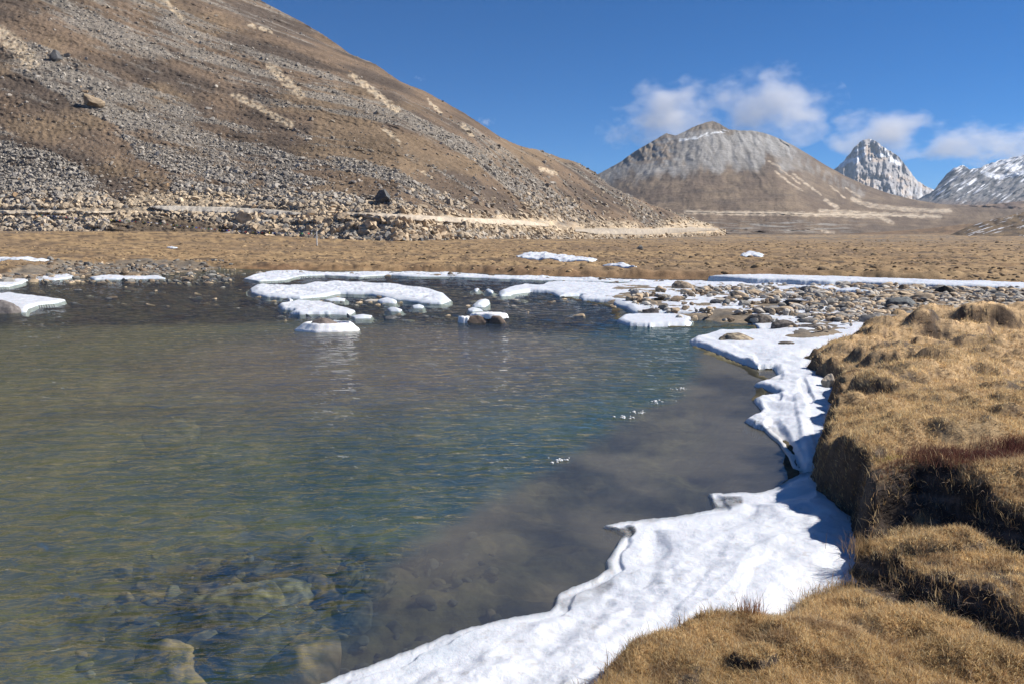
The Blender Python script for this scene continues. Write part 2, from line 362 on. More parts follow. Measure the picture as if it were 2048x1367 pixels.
# ------------------------------------------------------------------ water
az2 = np.tan(np.linspace(-math.atan(1.3), math.atan(1.3), 700)); az2 = np.arctan(az2)
v2 = np.concatenate([np.array([4000, 2600, 2000, 1700, 1550]), np.arange(1480, 700, -2.4), np.arange(700, 540, -1.6), [530.]])
r2 = np.array([float(gp(1024, q)[1]) for q in v2])
A2, R2 = np.meshgrid(az2, r2); WX = R2*np.sin(A2); WY = R2*np.cos(A2)
STILL = poly([(1395,680),(1400,700),(1390,745),(1350,790),(1250,838),(1180,880),(1110,925),(1000,985),(900,1040),(800,1100),(740,1180),(700,1260),(560,1367),(300,1600),(2000,1600),(1800,900),(1700,750)])
ss = sdf(STILL, WX, WY)+fbm(WX*1.2, WY*1.2, 3, 81)*.12
still = sm(-.22, .20, ss+.10*fbm(WX*4, WY*4, 3, 80))
riff = sm(16.5, 19, WY-.05*WX+1.5*fbm(WX*.15, WY*.15, 2, 5))*sm(44, 36, WY)
dx_, dy_ = WX+.25*WY*0, WY
wv = fbm(WX*1.3+.4*WY, WY*3.2-.5*WX, 2, 82)*.6+ridged(WX*1.9-.3*WY, WY*4.9+.8*WX, 2, 83)*.35
amp = (.020+.012*riff)*(1-.93*still)*sm(.3, 1.5, R2)*sm(60, 25, R2)
amp = amp*(.6+.4*sm(-.3, .4, fbm(WX*.3, WY*.3, 2, 84)))
WZ = wv*amp
sl = ((wv*0)+1)
wc = mix(col((.054, .098, .060)), col((.120, .124, .062)), sm(.0, -4.0, WX+.15*WY+1.2*fbm(WX*.3, WY*.3, 3, 85)))
wc = mix(wc, col((.16, .135, .095)), .9*sm(3.2, 1.2, np.hypot((WX+2.0)/1.6, (WY-13.5)/2.2)))
wc = mix(wc, mix(col((.135, .120, .088)), col((.066, .062, .052)), sm(-.25, .3, fbm(WX*.8, WY*.8, 5, 86))), still)
wc = mix(wc, col((.012, .016, .022)), .85*riff)
deep = .56+.16*fbm(WX*.4, WY*.4, 3, 87)
BOUL = [(470,1235,.36),(560,1205,.30),(640,1190,.2),(500,1300,.33),(420,1320,.25),(720,1240,.20),(620,1330,.3),(560,1260,.25),(760,1170,.16),(700,1150,.15),(350,1350,.3),(830,1110,.13),(340,880,.4),(650,1365,.2),(440,1185,.2)]
bx, by = gp(540, 1270, -.2); clear = sm(1.6, .5, np.hypot((WX-bx)/.9, (WY-by)/.8))
tb = deep*(1-.62*clear)
tb = tb*(1-still)+(.62+.15*fbm(WX*1.1, WY*1.1, 3, 89)-.2*clear)*still
tb = tb*(1-.45*riff)
sheen = .44*(1-.55*still)*(1-.15*riff)
ripple = (.75+.6*riff)*(1-.93*still)*(.7+.3*sm(-.3, .4, fbm(WX*.25, WY*.25, 2, 88)))
# water only where the ground lies below it (plus a margin tucked under the shore)
gz = glook(WX, WY)[0]; keep = gz < .10
fc = grid_faces(len(r2), len(az2)); k = keep.ravel()[fc].any(1)
Vw, Fw, cw, tw, rw, shw = compact(np.stack([WX, WY, WZ], -1).reshape(-1, 3), fc[k], wc.reshape(-1, 3), tb.ravel(), ripple.ravel(), sheen.ravel())
wo = mesh_np('water', Vw, Fw[:, ::-1], M_water, True, cw, {'turbid': tw, 'ripple': rw, 'sheen': shw})
tag(wo, 'clear cold green-brown river water with small ripples', kind='structure')

# ------------------------------------------------------------------ rocks
def ico(level):
    t = (1+5**.5)/2
    V = [(-1,t,0),(1,t,0),(-1,-t,0),(1,-t,0),(0,-1,t),(0,1,t),(0,-1,-t),(0,1,-t),(t,0,-1),(t,0,1),(-t,0,-1),(-t,0,1)]
    Fc = [(0,11,5),(0,5,1),(0,1,7),(0,7,10),(0,10,11),(1,5,9),(5,11,4),(11,10,2),(10,7,6),(7,1,8),(3,9,4),(3,4,2),(3,2,6),(3,6,8),(3,8,9),(4,9,5),(2,4,11),(6,2,10),(8,6,7),(9,8,1)]
    V = [np.array(v)/np.linalg.norm(v) for v in V]
    for _ in range(level):
        cache = {}; nf = []
        def mid(a, b):
            k = (min(a, b), max(a, b))
            if k not in cache:
                m = V[a]+V[b]; V.append(m/np.linalg.norm(m)); cache[k] = len(V)-1
            return cache[k]
        for a, b, c in Fc:
            p, q, s = mid(a, b), mid(b, c), mid(c, a); nf += [(a,p,s),(b,q,p),(c,s,q),(p,q,s)]
        Fc = nf
    return np.array(V), np.array(Fc)
ICO = [ico(i) for i in range(5)]
def rock_shape(level, seed, angular=.6, flat=.6, rough=.08):
    q = np.random.default_rng(seed); V = ICO[level][0].copy()
    for _ in range(9 if angular > .3 else 4):
        n = q.normal(size=3); n /= np.linalg.norm(n); d = q.uniform(.45, .8)*(1-.25*angular)+.12*(1-angular)
        t = V@n-d; V = V-np.outer(np.clip(t, 0, None)*(.55+.45*angular), n)
    nn = fbm(V[:, 0]*1.5+V[:, 2]*1.1, V[:, 1]*1.5-V[:, 2]*.7, 3, seed)
    V = V*(1+rough*1.6*nn)[:, None]
    V *= np.array([1.0, q.uniform(.65, .95), flat*q.uniform(.75, 1.1)])
    return V/np.abs(V[:, 0]).max()
GREY = col((.25, .235, .21)); DG = col((.115, .115, .115)); TAN = col((.48, .37, .25)); PALE = col((.40, .365, .315)); ORN = col((.45, .29, .15)); BRN = col((.20, .15, .105))
PAL = [GREY, DG, TAN, PALE, ORN, BRN]
def variants(n, level, seed, pal, angular, flat, rough=.08, smooth=False, nm='rock'):
    out = []
    for i in range(n):
        V = rock_shape(level, seed+i, angular, flat, rough); c = PAL[pal[i % len(pal)]]
        f = fbm(V[:, 0]*2, V[:, 1]*2+V[:, 2]*2, 3, i)
        cc = mix(np.broadcast_to(c, V.shape), np.broadcast_to(c*.6, V.shape), sm(0, .5, f))
        o = mesh_np(nm, V, ICO[level][1], M_rock, smooth, cc)
        me = o.data; bpy.data.objects.remove(o); out.append(me)
    return out
def place(me, name, loc, s, rz, label, cat, group=None, tilt=(0, 0)):
    o = bpy.data.objects.new(name, me); C.objects.link(o); o.location = loc
    o.scale = s if isinstance(s, tuple) else (s, s, s); o.rotation_euler = (tilt[0], tilt[1], rz)
    return tag(o, label, cat, group)
def scatter_mesh(name, P, S, cols, level, nvar, angular, flat, mat, label, cat, seed=0, smooth=False):
    """one joined mesh of many stones"""
    q = np.random.default_rng(seed); shp = [rock_shape(level, seed*50+i, angular, flat) for i in range(nvar)]
    fcs = ICO[level][1]; nv = len(ICO[level][0]); n = len(P)
    sh = np.stack(shp)[q.integers(0, nvar, n)]                       # n, nv, 3
    an = q.uniform(0, 2*np.pi, n); ca, sa = np.cos(an), np.sin(an)
    tx = q.normal(0, .25, n)
    sc3 = S[:, None]*np.stack([q.uniform(.8, 1.2, n), q.uniform(.8, 1.2, n), q.uniform(.75, 1.25, n)], 1)
    v = sh*sc3[:, None, :]
    z = v[..., 2]*np.cos(tx)[:, None]+v[..., 0]*np.sin(tx)[:, None]; x0 = v[..., 0]*np.cos(tx)[:, None]-v[..., 2]*np.sin(tx)[:, None]
    x = x0*ca[:, None]-v[..., 1]*sa[:, None]; y = x0*sa[:, None]+v[..., 1]*ca[:, None]
    Vv = np.stack([x, y, z], -1)+P[:, None, :]
    Ff = fcs[None]+(np.arange(n)*nv)[:, None, None]
    cc = np.repeat(cols, nv, 0)
    o = mesh_np(name, Vv.reshape(-1, 3), Ff.reshape(-1, 3), mat, smooth, cc)
    return tag(o, label, cat, kind='stuff')

# ------------------------------------------------------------------ range surfaces (hills, mountains)
def smooth1(e, k):
    k = int(k) | 1; w_ = np.hanning(k+2)[1:-1]; w_ /= w_.sum(); return np.convolve(np.pad(e, k//2, mode='edge'), w_, 'valid')
class Slope:
    def __init__(s, a, e_lo, e_hi, nrow, depth, pw=1.0):
        """a: tan azimuth columns; e_lo,e_hi per column; depth(a,e,t)->y"""
        t = np.linspace(0, 1, nrow)**pw
        s.A, s.T = np.meshgrid(a, t); s.E = e_lo[None]*(1-s.T)+e_hi[None]*s.T
        es = smooth1(e_hi, len(a)/9)      # depth follows the broad shape, so crest detail does not run down the slope as streaks
        s.Y = depth(s.A, s.E, np.clip((s.E-e_lo[None])/(es-e_lo)[None], 0, 1.35)); s.X = s.A*s.Y; s.Z = HC+s.E*s.Y
        s.U, s.V = px(s.A, s.E)
    def finish(s, name, C_, mat, label, back=(.25, .55), smooth=True):
        P = np.stack([s.X, s.Y, s.Z], -1)
        last = P[-1]; rows = [P]; cr = [C_]
        for k, f in enumerate((.06, .2, .5, 1.0)):
            q = last.copy(); q[:, 1] += (last[:, 1]*back[0])*f; q[:, 0] = s.A[-1]*q[:, 1]
            q[:, 2] = last[:, 2]*(1-f*.95)+(-3)*f*.95; rows.append(q[None]); cr.append(C_[-1:])
        P = np.concatenate(rows, 0); Cc = np.concatenate(cr, 0)
        o = mesh_np(name, P.reshape(-1, 3), grid_faces(P.shape[0], P.shape[1]), mat, smooth, Cc.reshape(-1, 3))
        s.P = np.stack([s.X, s.Y, s.Z], -1)
        return tag(o, label, kind='structure')
    def at(s, u, v):                       # surface point seen at photo position
        a, e = ae(u, v); i = int(np.argmin(np.abs(s.A[0]-a))); j = int(np.argmin(np.abs(s.E[:, i]-e)))
        return np.array([s.X[j, i], s.Y[j, i], s.Z[j, i]])
def tab(pts, a):
    p = np.array(pts, float); A, E = ae(p[:, 0], p[:, 1]); o = np.argsort(A); return np.interp(a, A[o], E[o])
def seg(U, V, pts, wid):                   # soft stroke mask along a polyline in photo coordinates
    P = np.array(pts, float); d = np.full(U.shape, 1e9)
    for i in range(len(P)-1):
        ax, ay = P[i]; bx, by = P[i+1]; ex, ey = bx-ax, by-ay
        t = np.clip(((U-ax)*ex+(V-ay)*ey)/(ex*ex+ey*ey), 0, 1); d = np.minimum(d, np.hypot(U-ax-ex*t, V-ay-ey*t))
    return sm(wid*1.4, wid*.6, d)

# --- the big left hill
a = np.linspace(ae(-700, 300)[0], ae(1452, 450)[0], 800)
crest = [(-900,-560),(-400,-420),(0,-300),(250,-140),(400,-60),(480,-22),(520,0),(560,22),(600,42),(650,72),(700,108),(750,128),(800,163),(850,183),(900,210),(950,240),(1000,274),(1040,293),(1080,301),(1120,315),(1160,328),(1190,345),
  (1220,372),(1260,392),(1300,408),(1350,426),(1400,442),(1440,456),(1460,462)]
foot_v = [(-900,462),(0,462),(200,463),(300,466),(480,478),(640,487),(800,492),(950,490),(1100,487),(1250,487),(1340,482),(1440,474),(1460,472)]
road_v = [(-900,424),(0,424),(250,424),(330,418),(570,424),(700,430),(850,438),(1050,446),(1160,461),(1250,462),(1350,456),(1440,455)]
foot_r = np.interp(a, ae([-900,0,300,480,640,800,950,1100,1250,1340,1400,1460], [460]*12)[0], [135,130,125,120,115,112,122,155,205,290,380,480])
ec = tab(crest, a)+.0012*fbm(a*60, a*0, 4, 91)*sm(-.8, .2, a)+.0005*fbm(a*400, a*0, 2, 92)
ef = tab(foot_v, a)-.0035+.0022*fbm(a*22, a*0, 4, 90); er = tab(road_v, a)
er = np.minimum(er, ec-.004)
NX, NY = -.907, .42
m_ = .62*(NX*a+NY)
ecs = smooth1(ec, 61)
rroad = foot_r+9+3*np.sin(a*14)
zr = HC+er*rroad
def hdepth(A, E, T):
    Er, Rf, Rr, Mm, Zr = er[None], foot_r[None], rroad[None], m_[None], zr[None]
    lowr = Rf+(Rr-Rf)*np.clip((E-ef[None])/(Er-ef[None]), 0, 1)
    s_ = np.clip((E-Er)/np.maximum(ecs[None]-Er, .002), 0, 1.1)
    up = (Zr-Mm*Rr-HC)/(E-Mm)
    up = Rr+(up-Rr)*(1-.10*s_*s_)
    y = np.where(E < Er, lowr, up)
    # crest rounding: surface leans back near the crest
    y = y*(1+.10*sm(.80, 1, s_)**2)
    x = A*y; S = x*.42+y*.907; D = x*.907-y*.42
    k = sm(0, .25, s_)
    y = y*(1+k*(.020*ridged(S/60., D/260., 4, 101)+.012*fbm(S/14., D/45., 4, 102)))
    y = y*(1+.0045*fbm(A*180, E*260, 4, 103))
    y = y+np.where(E < Er, 1.6*fbm(A*40, E*160, 3, 104)*(1-.8*sm(-.50, -.46, A)*sm(-.34, -.38, A)), 0)
    return y
H1 = Slope(a, ef, ec, 470, hdepth, 1.0)
S = H1.X*.42+H1.Y*.907; D = H1.X*.907-H1.Y*.42; U, V = H1.U, H1.V
rel = np.clip((er[None]-H1.E), -1, 1)
# scree streams follow the fall line (constant S)
st = .8*fbm(S/20., D/240., 4, 111)+.85*fbm(S/5.5, D/60., 4, 112)+.35*fbm(S/1.6, D/7., 3, 110)
bias = .30*seg(U, V, [(340,60),(520,190),(700,300),(900,400)], 28)+.40*seg(U, V, [(60,150),(300,310),(480,410)], 60)*.7+.55*seg(U, V, [(-60,330),(120,400),(240,440)], 70) \
   +.3*seg(U, V, [(640,190),(850,310),(1050,410)], 32)-.9*seg(U, V, [(0,180),(150,260),(290,385)], 48)-.45*seg(U, V, [(650,260),(850,330),(1000,400)], 35)-.4*seg(U, V, [(480,210),(640,330),(760,400)], 22) \
   +.3*seg(U, V, [(100,0),(300,120)], 40)+.45*seg(U, V, [(560,370),(700,420)], 30)-.3*seg(U, V, [(640,100),(900,250)], 25)
scree = sm(-.02, .34, st+bias-.09+.10*sm(300, 420, V)*sm(1000, 600, U))
scree = np.maximum(scree, sm(0, .004, rel)*sm(-.1, .1, fbm(U/50, V/14, 3, 113)+.35))
mound = seg(U, V, [(240,466),(330,458),(430,470)], 26)
gn = fbm(S/15., D/60., 4, 114)
grassc = mix(col((.185, .132, .090)), col((.105, .080, .062)), sm(-.25, .35, gn+.5*fbm(U/120, V/120, 2, 115)+.3*seg(U, V, [(0,180),(150,270),(280,370)], 50)+.45*seg(U, V, [(1130,380),(1230,410),(1330,440)], 16)))
grassc = mix(grassc, col((.245, .175, .108)), .6*sm(.1, .5, fbm(U/200, V/90, 3, 116)+.4*seg(U, V, [(600,200),(800,300),(900,340)], 60)))
scrc = mix(col((.24, .215, .185)), col((.34, .30, .245)), sm(-.3, .4, fbm(U/7, V/5, 3, 117)))
HCo = mix(grassc, scrc*.92, scree*.8)
tanm = seg(U, V+6*fbm(U/25, V/25, 3, 4), [(262,404),(330,397),(400,396),(485,404)], 11)
for pts, wd in [([(705,152),(745,182),(795,222)], 5),([(540,135),(575,165),(600,188)], 8),([(470,190),(530,222),(580,250)], 6),([(0,68),(30,90),(60,125)], 14),([(330,0),(365,40)], 4),([(925,250),(945,272)], 3),
      ([(1080,338),(1108,346)], 4),([(845,345),(860,355)], 3),([(500,50),(545,65)], 3),([(770,260),(800,285)], 3),([(855,200),(880,225)], 3)]:
    tanm = np.maximum(tanm, seg(U+7*fbm(U/14, V/14, 4, 5), V+4*fbm(U/9, V/9, 3, 6), pts, wd*1.15)*sm(-.45, .05, fbm(U/7, V/7, 3, 7)))
def wband_(U, V, rv): return sm(14, 4, np.abs(V-rv-5+4*fbm(U/30, V/12, 3, 9)))
# raw earth cut above the road
rv = px(H1.A, np.broadcast_to(er[None], H1.E.shape))[1]
cutm = sm(0, 3, rv-V)*sm(26, 6, rv-V+10*fbm(U/22, V/9, 3, 118))*sm(-.2, .12, fbm(U/70, V*0, 3, 119)+.35*seg(U, V, [(260,400),(480,400)], 22)+.3*seg(U, V, [(1180,445),(1260,452)], 18)+.1*(U > 600))
emb = sm(-2, 1, V-rv)*sm(26, 8, V-rv+9*fbm(U/20, V/8, 3, 120))
tanm = np.maximum(tanm, np.maximum(cutm*.9, emb*.75*sm(-.5, .1, fbm(U/30, V/9, 2, 121)+.1)))
tanm = np.maximum(tanm, .95*wband_(U, V, rv))
HCo = mix(HCo, mix(col((.54, .42, .28)), col((.42, .35, .26)), sm(-.3, .3, fbm(U/9, V/5, 3, 122))), tanm)
HCo = mix(HCo, mix(col((.19, .14, .09)), col((.125, .095, .07)), sm(-.2, .4, fbm(U/18, V/7, 3, 88))), mound*.97)
HCo = mix(HCo, col((.28, .19, .10)), sm(.0035, .0, H1.E-ef[None])*.8)
H1.finish('hill', HCo, M_hill, 'steep brown hillside streaked with grey scree, left of the river')
SCR = np.maximum(scree*(1-mound), .55*tanm*(V > 380)); SCR = SCR*(1-.75*cutm)*(1-.85*seg(U, V, [(270,402),(330,398),(480,402)], 10))
ROADM = np.maximum(seg(U, V, [(-40,423),(200,424),(330,419),(460,422),(600,428)], 7), np.maximum(seg(U, V, [(690,429),(760,433),(900,440),(1150,452)], 8), seg(U, V, [(1150,461),(1200,464),(1300,464),(1430,459)], 8)))
SCR = SCR*(1-ROADM)

# --- scree stones: sampled on the hill
def sample_surface(SF, wgt, n, seed, border=2):
    q = np.random.default_rng(seed); nr, nc = SF.U.shape
    du = np.abs(np.gradient(SF.U, axis=1)); dv = np.abs(np.gradient(SF.V, axis=0))
    p = (wgt*du*dv)[:-1, :-1].ravel(); p = np.clip(p, 0, None); p /= p.sum()
    idx = q.choice(len(p), n, p=p); j, i = idx//(nc-1), idx % (nc-1); fu, fv = q.random(n), q.random(n)
    def L(M):
        M00 = M[j, i]; M01 = M[j, i+1]; M10 = M[j+1, i]; M11 = M[j+1, i+1]
        return (M00*(1-fu)+M01*fu)*(1-fv)+(M10*(1-fu)+M11*fu)*fv
    return np.stack([L(SF.X), L(SF.Y), L(SF.Z)], 1), L(SF.U), L(SF.V), j, i
wband = sm(4, 0, np.abs(V-rv-6)-9)
vis = (U > -250) & (U < 1460) & (V > -60)
lowf = sm(150, 430, V)
wgt = (SCR**1.1+.07*(1-ROADM))*(1-.9*mound)*vis*(.5+.9*lowf)
n = 76000
P, su, sv, j, i = sample_surface(H1, wgt, n, 5)
q = np.random.default_rng(11)
base = .150*(P[:, 1]/130.)**.62*(1+.50*sm(375, 420, sv))
S_ = .86*base*np.exp(q.normal(0, .60, n))*(.75+.55*sm(250, 440, sv))
S_ = np.clip(S_, .08, .72+.0012*np.clip(P[:, 1]-130, 0, 400))
tanp = sm(365, 415, sv)*.75+.8*tanm[j, i]
rsel = q.random(n)
cols = np.where((rsel < tanp*.85)[:, None], col((.50, .40, .28))*q.uniform(.8, 1.15, (n, 1)), np.where((rsel > .94)[:, None], DG, np.where((rsel > .5)[:, None], PALE*1.05, col((.29, .26, .22)))))
cols = cols*q.uniform(.75, 1.25, (n, 1)); cols[q.random(n) < .02] = ORN; cols = .62*cols+.38*HCo[j, i]*q.uniform(.85, 1.25, (n, 1))
apparent = S_/P[:, 1]
order = np.argsort(-apparent); big = order[:285]; rest = order[285:]
SEEN = {}
hv = variants(14, 2, 300, [0, 0, 3, 2, 2, 1, 0, 3, 4, 2, 0, 5], .95, .8, .1, nm='boulder')
hl = {0: ('angular grey boulder among the rubble on the lower left hillside', 'grey boulders on the lower hillside'), 1: ('pale tan boulder in the rubble along the hillside road', 'tan boulders beside the hillside road'), 2: ('grey boulder lying on the brown upper hillside', 'boulders on the upper hillside')}
for k in big:
    tk = rsel[k] < tanp[k]*.75
    mi = int(q.choice([3, 4, 9] if tk else [0, 1, 2, 6, 7, 10, 5])); s_ = float(S_[k])
    g_ = 1 if tk else (0 if sv[k] > 300 else 2)
    zo = [z_ for z_, lim in [('at far left edge', 70), ('under the tan scar', 170), ('behind the flag line', 255), ('behind the brown mound', 330), ('on left part of grey bench', 420), ('mid grey bench', 520), ('just left of the pole', 600), ('just right of the pole', 690),
          ('left of large dark boulder', 765), ('right of large dark boulder', 850), ('mid tan road', 960), ('right end of tan road', 1080), ('between tan road and bend', 1180), ('by the pale road bend', 9999)] if su[k] < lim][0]
    ro = 'upper slope' if sv[k] < 250 else 'middle slope' if sv[k] < 340 else 'lower slope' if sv[k] < 410 else 'roadside rubble' if sv[k] < 445 else 'talus foot'
    sz_w = 'big' if s_ > .6 else 'mid-sized' if s_ > .45 else 'smaller'
    hl_ = f"{sz_w} {['grey','dark grey','tan','pale','orange','brown'][[0, 0, 3, 2, 2, 1, 0, 3, 4, 2, 0, 5][mi % 12]]} boulder {zo}, {ro}"
    place(hv[mi], 'boulder', tuple(P[k]+np.array([0, 0, s_*.2])), (s_*1.05, s_*1.05, s_*.95), float(q.uniform(0, 6.28)), hl_, 'boulder', hl[g_][1], (float(q.normal(0, .3)), float(q.normal(0, .3))))
nearm = apparent[rest] > np.quantile(apparent[rest], .8)
r1_, r2_ = rest[nearm], rest[~nearm]
allr = np.concatenate([r1_, r2_])
scatter_mesh('scree', P[allr]+np.array([0, 0, .02]), S_[allr], cols[allr], 1, 24, .9, .8, M_rockN, 'grey and tan scree stones strewn in streams down the hillside', 'scree', 3)
# single boulders that stand out on the hill
for (u, v, s_, mi, lb) in [(772,404,1.9,5,'large dark grey boulder standing on the hillside edge above the road'),(185,211,2.3,4,'isolated pale tan boulder on the dark brown slope at upper left'),(452,474,1.1,2,'rounded pale boulder at the foot of the road embankment'),
      (488,447,1.4,3,'orange-tan pointed boulder below the road embankment left of the flag pole'),(1278,499,.42,0,'lone grey boulder on the meadow below the far bend of the road'),(110,122,2.0,5,'dark boulder high on the left slope beside the tan scar')]:
    p = H1.at(u, v) if v < 490 else None
    if p is None: x, y = gp(u, v, .75); p = np.array([float(x), float(y), .75])
    s2 = s_ if s_ > 1.2 else s_
    sc_ = s2*max(1., p[1]/190.) if v < 300 else s2*.85
    place(hv[mi], 'boulder', (p[0], p[1]-.3, p[2]+sc_*.35), (sc_, sc_*.9, sc_*.95), 1.0+u, lb, 'boulder')

# --- road bench along the hill
def ribbon(SF, cen, half, name, mat, c1, c2, label, seed, pull=.9, du=3.0, thick=.5):
    cen = np.array(cen, float); us = np.arange(cen[0, 0], cen[-1, 0], du); vc = np.interp(us, cen[:, 0], cen[:, 1])
    hw = np.interp(us, cen[:, 0], half); jt = fbm(us/18, us*0, 3, seed)*1.8; jb = fbm(us/13, us*0+9, 3, seed+1)*2.2
    rows = []
    for f in (1.0, .8, .3, -.3, -.8, -1.0):
        vv = vc+f*hw+(jb if f > 0 else jt)*abs(f); row = []
        for u, v in zip(us, vv):
            p = SF.at(u, v); row.append(p)
        row = np.array(row); dist = row[:, 1:2]
        k = pull*(1 if abs(f) < .95 else -.4)
        row[:, :] = row-np.concatenate([row[:, :1]/dist*k, np.full((len(row), 1), k), np.zeros((len(row), 1))], 1)
        rows.append(row)
    P = np.array(rows)
    # smooth depth along the ribbon
    n_ = fbm(P[..., 0]*.5, P[..., 1]*.5, 4, seed+3); cc = mix(c1, c2, sm(-.4, .4, n_))
    o = mesh_np(name, P.reshape(-1, 3), grid_faces(P.shape[0], P.shape[1]), mat, True, cc.reshape(-1, 3))
    return tag(o, label, kind='structure')
ribbon(H1, [(-200,424),(0,425),(120,425),(235,425)], [3, 4, 4, 1.5], 'road', M_road, col((.60, .50, .37)), col((.50, .42, .32)), 'sandy track behind the boulders at far left', 240)
ribbon(H1, [(300,414),(340,418),(460,421),(560,426),(620,430)], [1.5, 7, 7, 6, 1.5], 'road', M_road, col((.52, .46, .38)), col((.42, .38, .32)), 'grey gravel road bench on the left hillside', 200)
ribbon(H1, [(690,428),(760,433),(900,440),(1050,447),(1100,452)], [2, 6.5, 6.5, 6, 2.5], 'road', M_road, col((.60, .50, .38)), col((.48, .41, .32)), 'tan gravel road running along the hill foot', 210)
ribbon(H1, [(1150,461),(1200,464),(1300,464),(1380,460),(1438,459)], [2, 7, 7, 5, 2], 'road', M_road, col((.42, .36, .28)), col((.34, .295, .245)), 'pale road bend at the far end of the left hill', 220)

# --- middle mountain (smooth cone with grey top)
a = np.linspace(ae(1100, 400)[0], ae(2500, 440)[0], 620)
cr1 = [(1000,440),(1100,400),(1190,352),(1215,338),(1240,325),(1262,308),(1285,294),(1310,280),(1333,266),(1350,272),(1368,264),(1385,255),(1405,247),(1425,242),(1440,248),(1458,259),(1480,261),(1510,262),(1535,268),(1560,278),(1590,293),(1620,311),(1650,330),(1690,352),(1730,370),(1780,388),(1830,400),(1880,408),(1950,414),(2048,420),(2600,440)]
ec = tab(cr1, a)+.0007*fbm(a*150, a*0, 4, 130)*sm(.33, .28, a)
ef = tab([(1000,486),(1400,486),(1700,484),(2048,483),(2600,480)], a)
def mdepth(A, E, T):
    Uu, Vv = px(A, E)
    y = 700+(2100-650*sm(.3, .7, A))*T**1.15
    # buttress that falls from the shoulder towards the valley, hollow behind it on the left
    d = (Uu-1545)+(Vv-335)*(-.55)
    y = y-150*np.exp(-(np.abs(d)/75)**1.5)*sm(290, 350, Vv)*sm(470, 420, Vv)+40*sm(0, -60, d)*np.exp(-((Vv-330)/22.)**2)
    ph = (Uu-1425)/(Vv-120.)
    y = y*(1+(.013*ridged(ph*9.+.4*fbm(Uu/30., Vv/30., 2, 9), Vv/110., 5, 131)+.012*fbm(Uu/22., Vv/22., 4, 132))*sm(.02, .3, T))
    y = y*(1+.014*ridged((Uu-Vv*.5)/14., (Vv+Uu*.4)/40., 3, 133)*sm(360, 300, Vv)*sm(1360, 1290, Uu))
    y = y*(1+.05*fbm(Uu/70., Vv/9., 3, 134)*sm(.25, .05, T))
    return y
M1 = Slope(a, ef, ec, 330, mdepth)
U, V = M1.U, M1.V
nn = fbm(U/40, V/25, 5, 140)
brown = mix(col((.150, .112, .082)), col((.205, .155, .108)), sm(-.3, .4, nn))
brown = mix(brown, col((.115, .09, .072)), .6*sm(.05, .4, fbm(U/60, V/18, 4, 141)))
greyr = mix(col((.31, .30, .285)), col((.225, .215, .20)), sm(-.3, .3, fbm((U-V*.8)/14, (V+U*.3)/40, 4, 142)))
gline = 340+26*fbm(U/30, V/40, 5, 143)+np.where(U > 1530, (U-1530)*.62-30, 0)+np.where(U < 1400, (1400-U)*.12, 0)
gmk = sm(10, -14, V-gline)*sm(1, -.25, sm(1540, 1660, U))
rimr = seg(U, V, [(1470,275),(1560,295),(1640,345),(1720,388)], 11)
C1 = mix(brown, greyr, np.clip(gmk+.45*rimr*sm(-.2, .3, fbm(U/9, V/25, 3, 144)), 0, 1))
C1 = mix(C1, col((.26, .20, .145)), .8*sm(-.3, .1, fbm(U/25, V/9, 3, 145))*sm(1370, 1330, U)*sm(340, 320, V))
C1 = mix(C1, col((.17, .135, .10)), .8*seg(U, V, [(1380,256),(1425,249),(1460,264)], 8))
C1 = mix(C1, col((.72, .74, .76)), .85*seg(U, V+3*fbm(U/10, V/5, 2, 1), [(1360,281),(1390,276),(1425,266),(1455,262)], 2.4)*sm(-.35, .1, fbm(U/6, V/3, 3, 146)))
tn = 0
for pts, wd in [([(1538,322),(1560,335)], 2),([(1550,342),(1585,370),(1605,382)], 1.8),([(1560,338),(1600,368)], 1.5),([(1586,348),(1625,378)], 2.2),([(1625,376),(1642,390)], 2),([(1660,372),(1690,396)], 1.5),([(1692,376),(1720,395)], 1.8),([(1650,400),(1675,416)], 3.5),
      ([(1705,398),(1740,412)], 4),([(1372,424),(1440,426),(1560,427),(1640,430),(1750,428),(1880,434)], 4.2),([(1705,400),(1745,412),(1830,420),(1900,423)], 4.5),([(1640,422),(1700,424),(1790,431),(1880,434)], 3.5),
      ([(1690,432),(1760,434),(1785,446)], 4),([(1440,428),(1530,430)], 2.5),([(1645,462),(1668,465)], 3)]:
    tn = np.maximum(tn, seg(U, V+2.5*fbm(U/12, V/12, 3, 147), pts, wd))
tn = tn*(.55+.45*sm(-.2, .2, fbm(U/20, V/8, 4, 152)))
C1 = mix(C1, mix(col((.50, .40, .29)), col((.38, .32, .25)), sm(-.3, .3, fbm(U/7, V/3, 3, 148))), tn*sm(-.75, -.1, fbm(U/12, V/2.5, 3, 149)))
C1 = mix(C1, col((.30, .285, .26)), .75*sm(.0, .35, fbm(U/60, V/3.5, 4, 150))*sm(438, 446, V)*sm(1800, 1600, U))
C1 = mix(C1, col((.06, .052, .045)), .8*seg(U, V, [(1360,476),(1480,482),(1640,484)], 3))
C1 = mix(C1, col((.23, .15, .085)), .55*sm(465, 480, V)*sm(-.2, .3, fbm(U/50, V/4, 3, 151)))
M1.finish('mountain', C1, M_mount, 'rounded brown mountain with a grey scree summit at the head of the valley')
ribbon(M1, [(1372,424),(1440,425.5),(1560,427),(1640,429),(1750,430),(1880,434)], [.9, 1.3, 1.3, 1.3, 1.3, .9], 'road', M_road, col((.52, .43, .32)), col((.42, .35, .27)), 'pale road track cut across the foot of the far mountain', 230, pull=4, du=4)

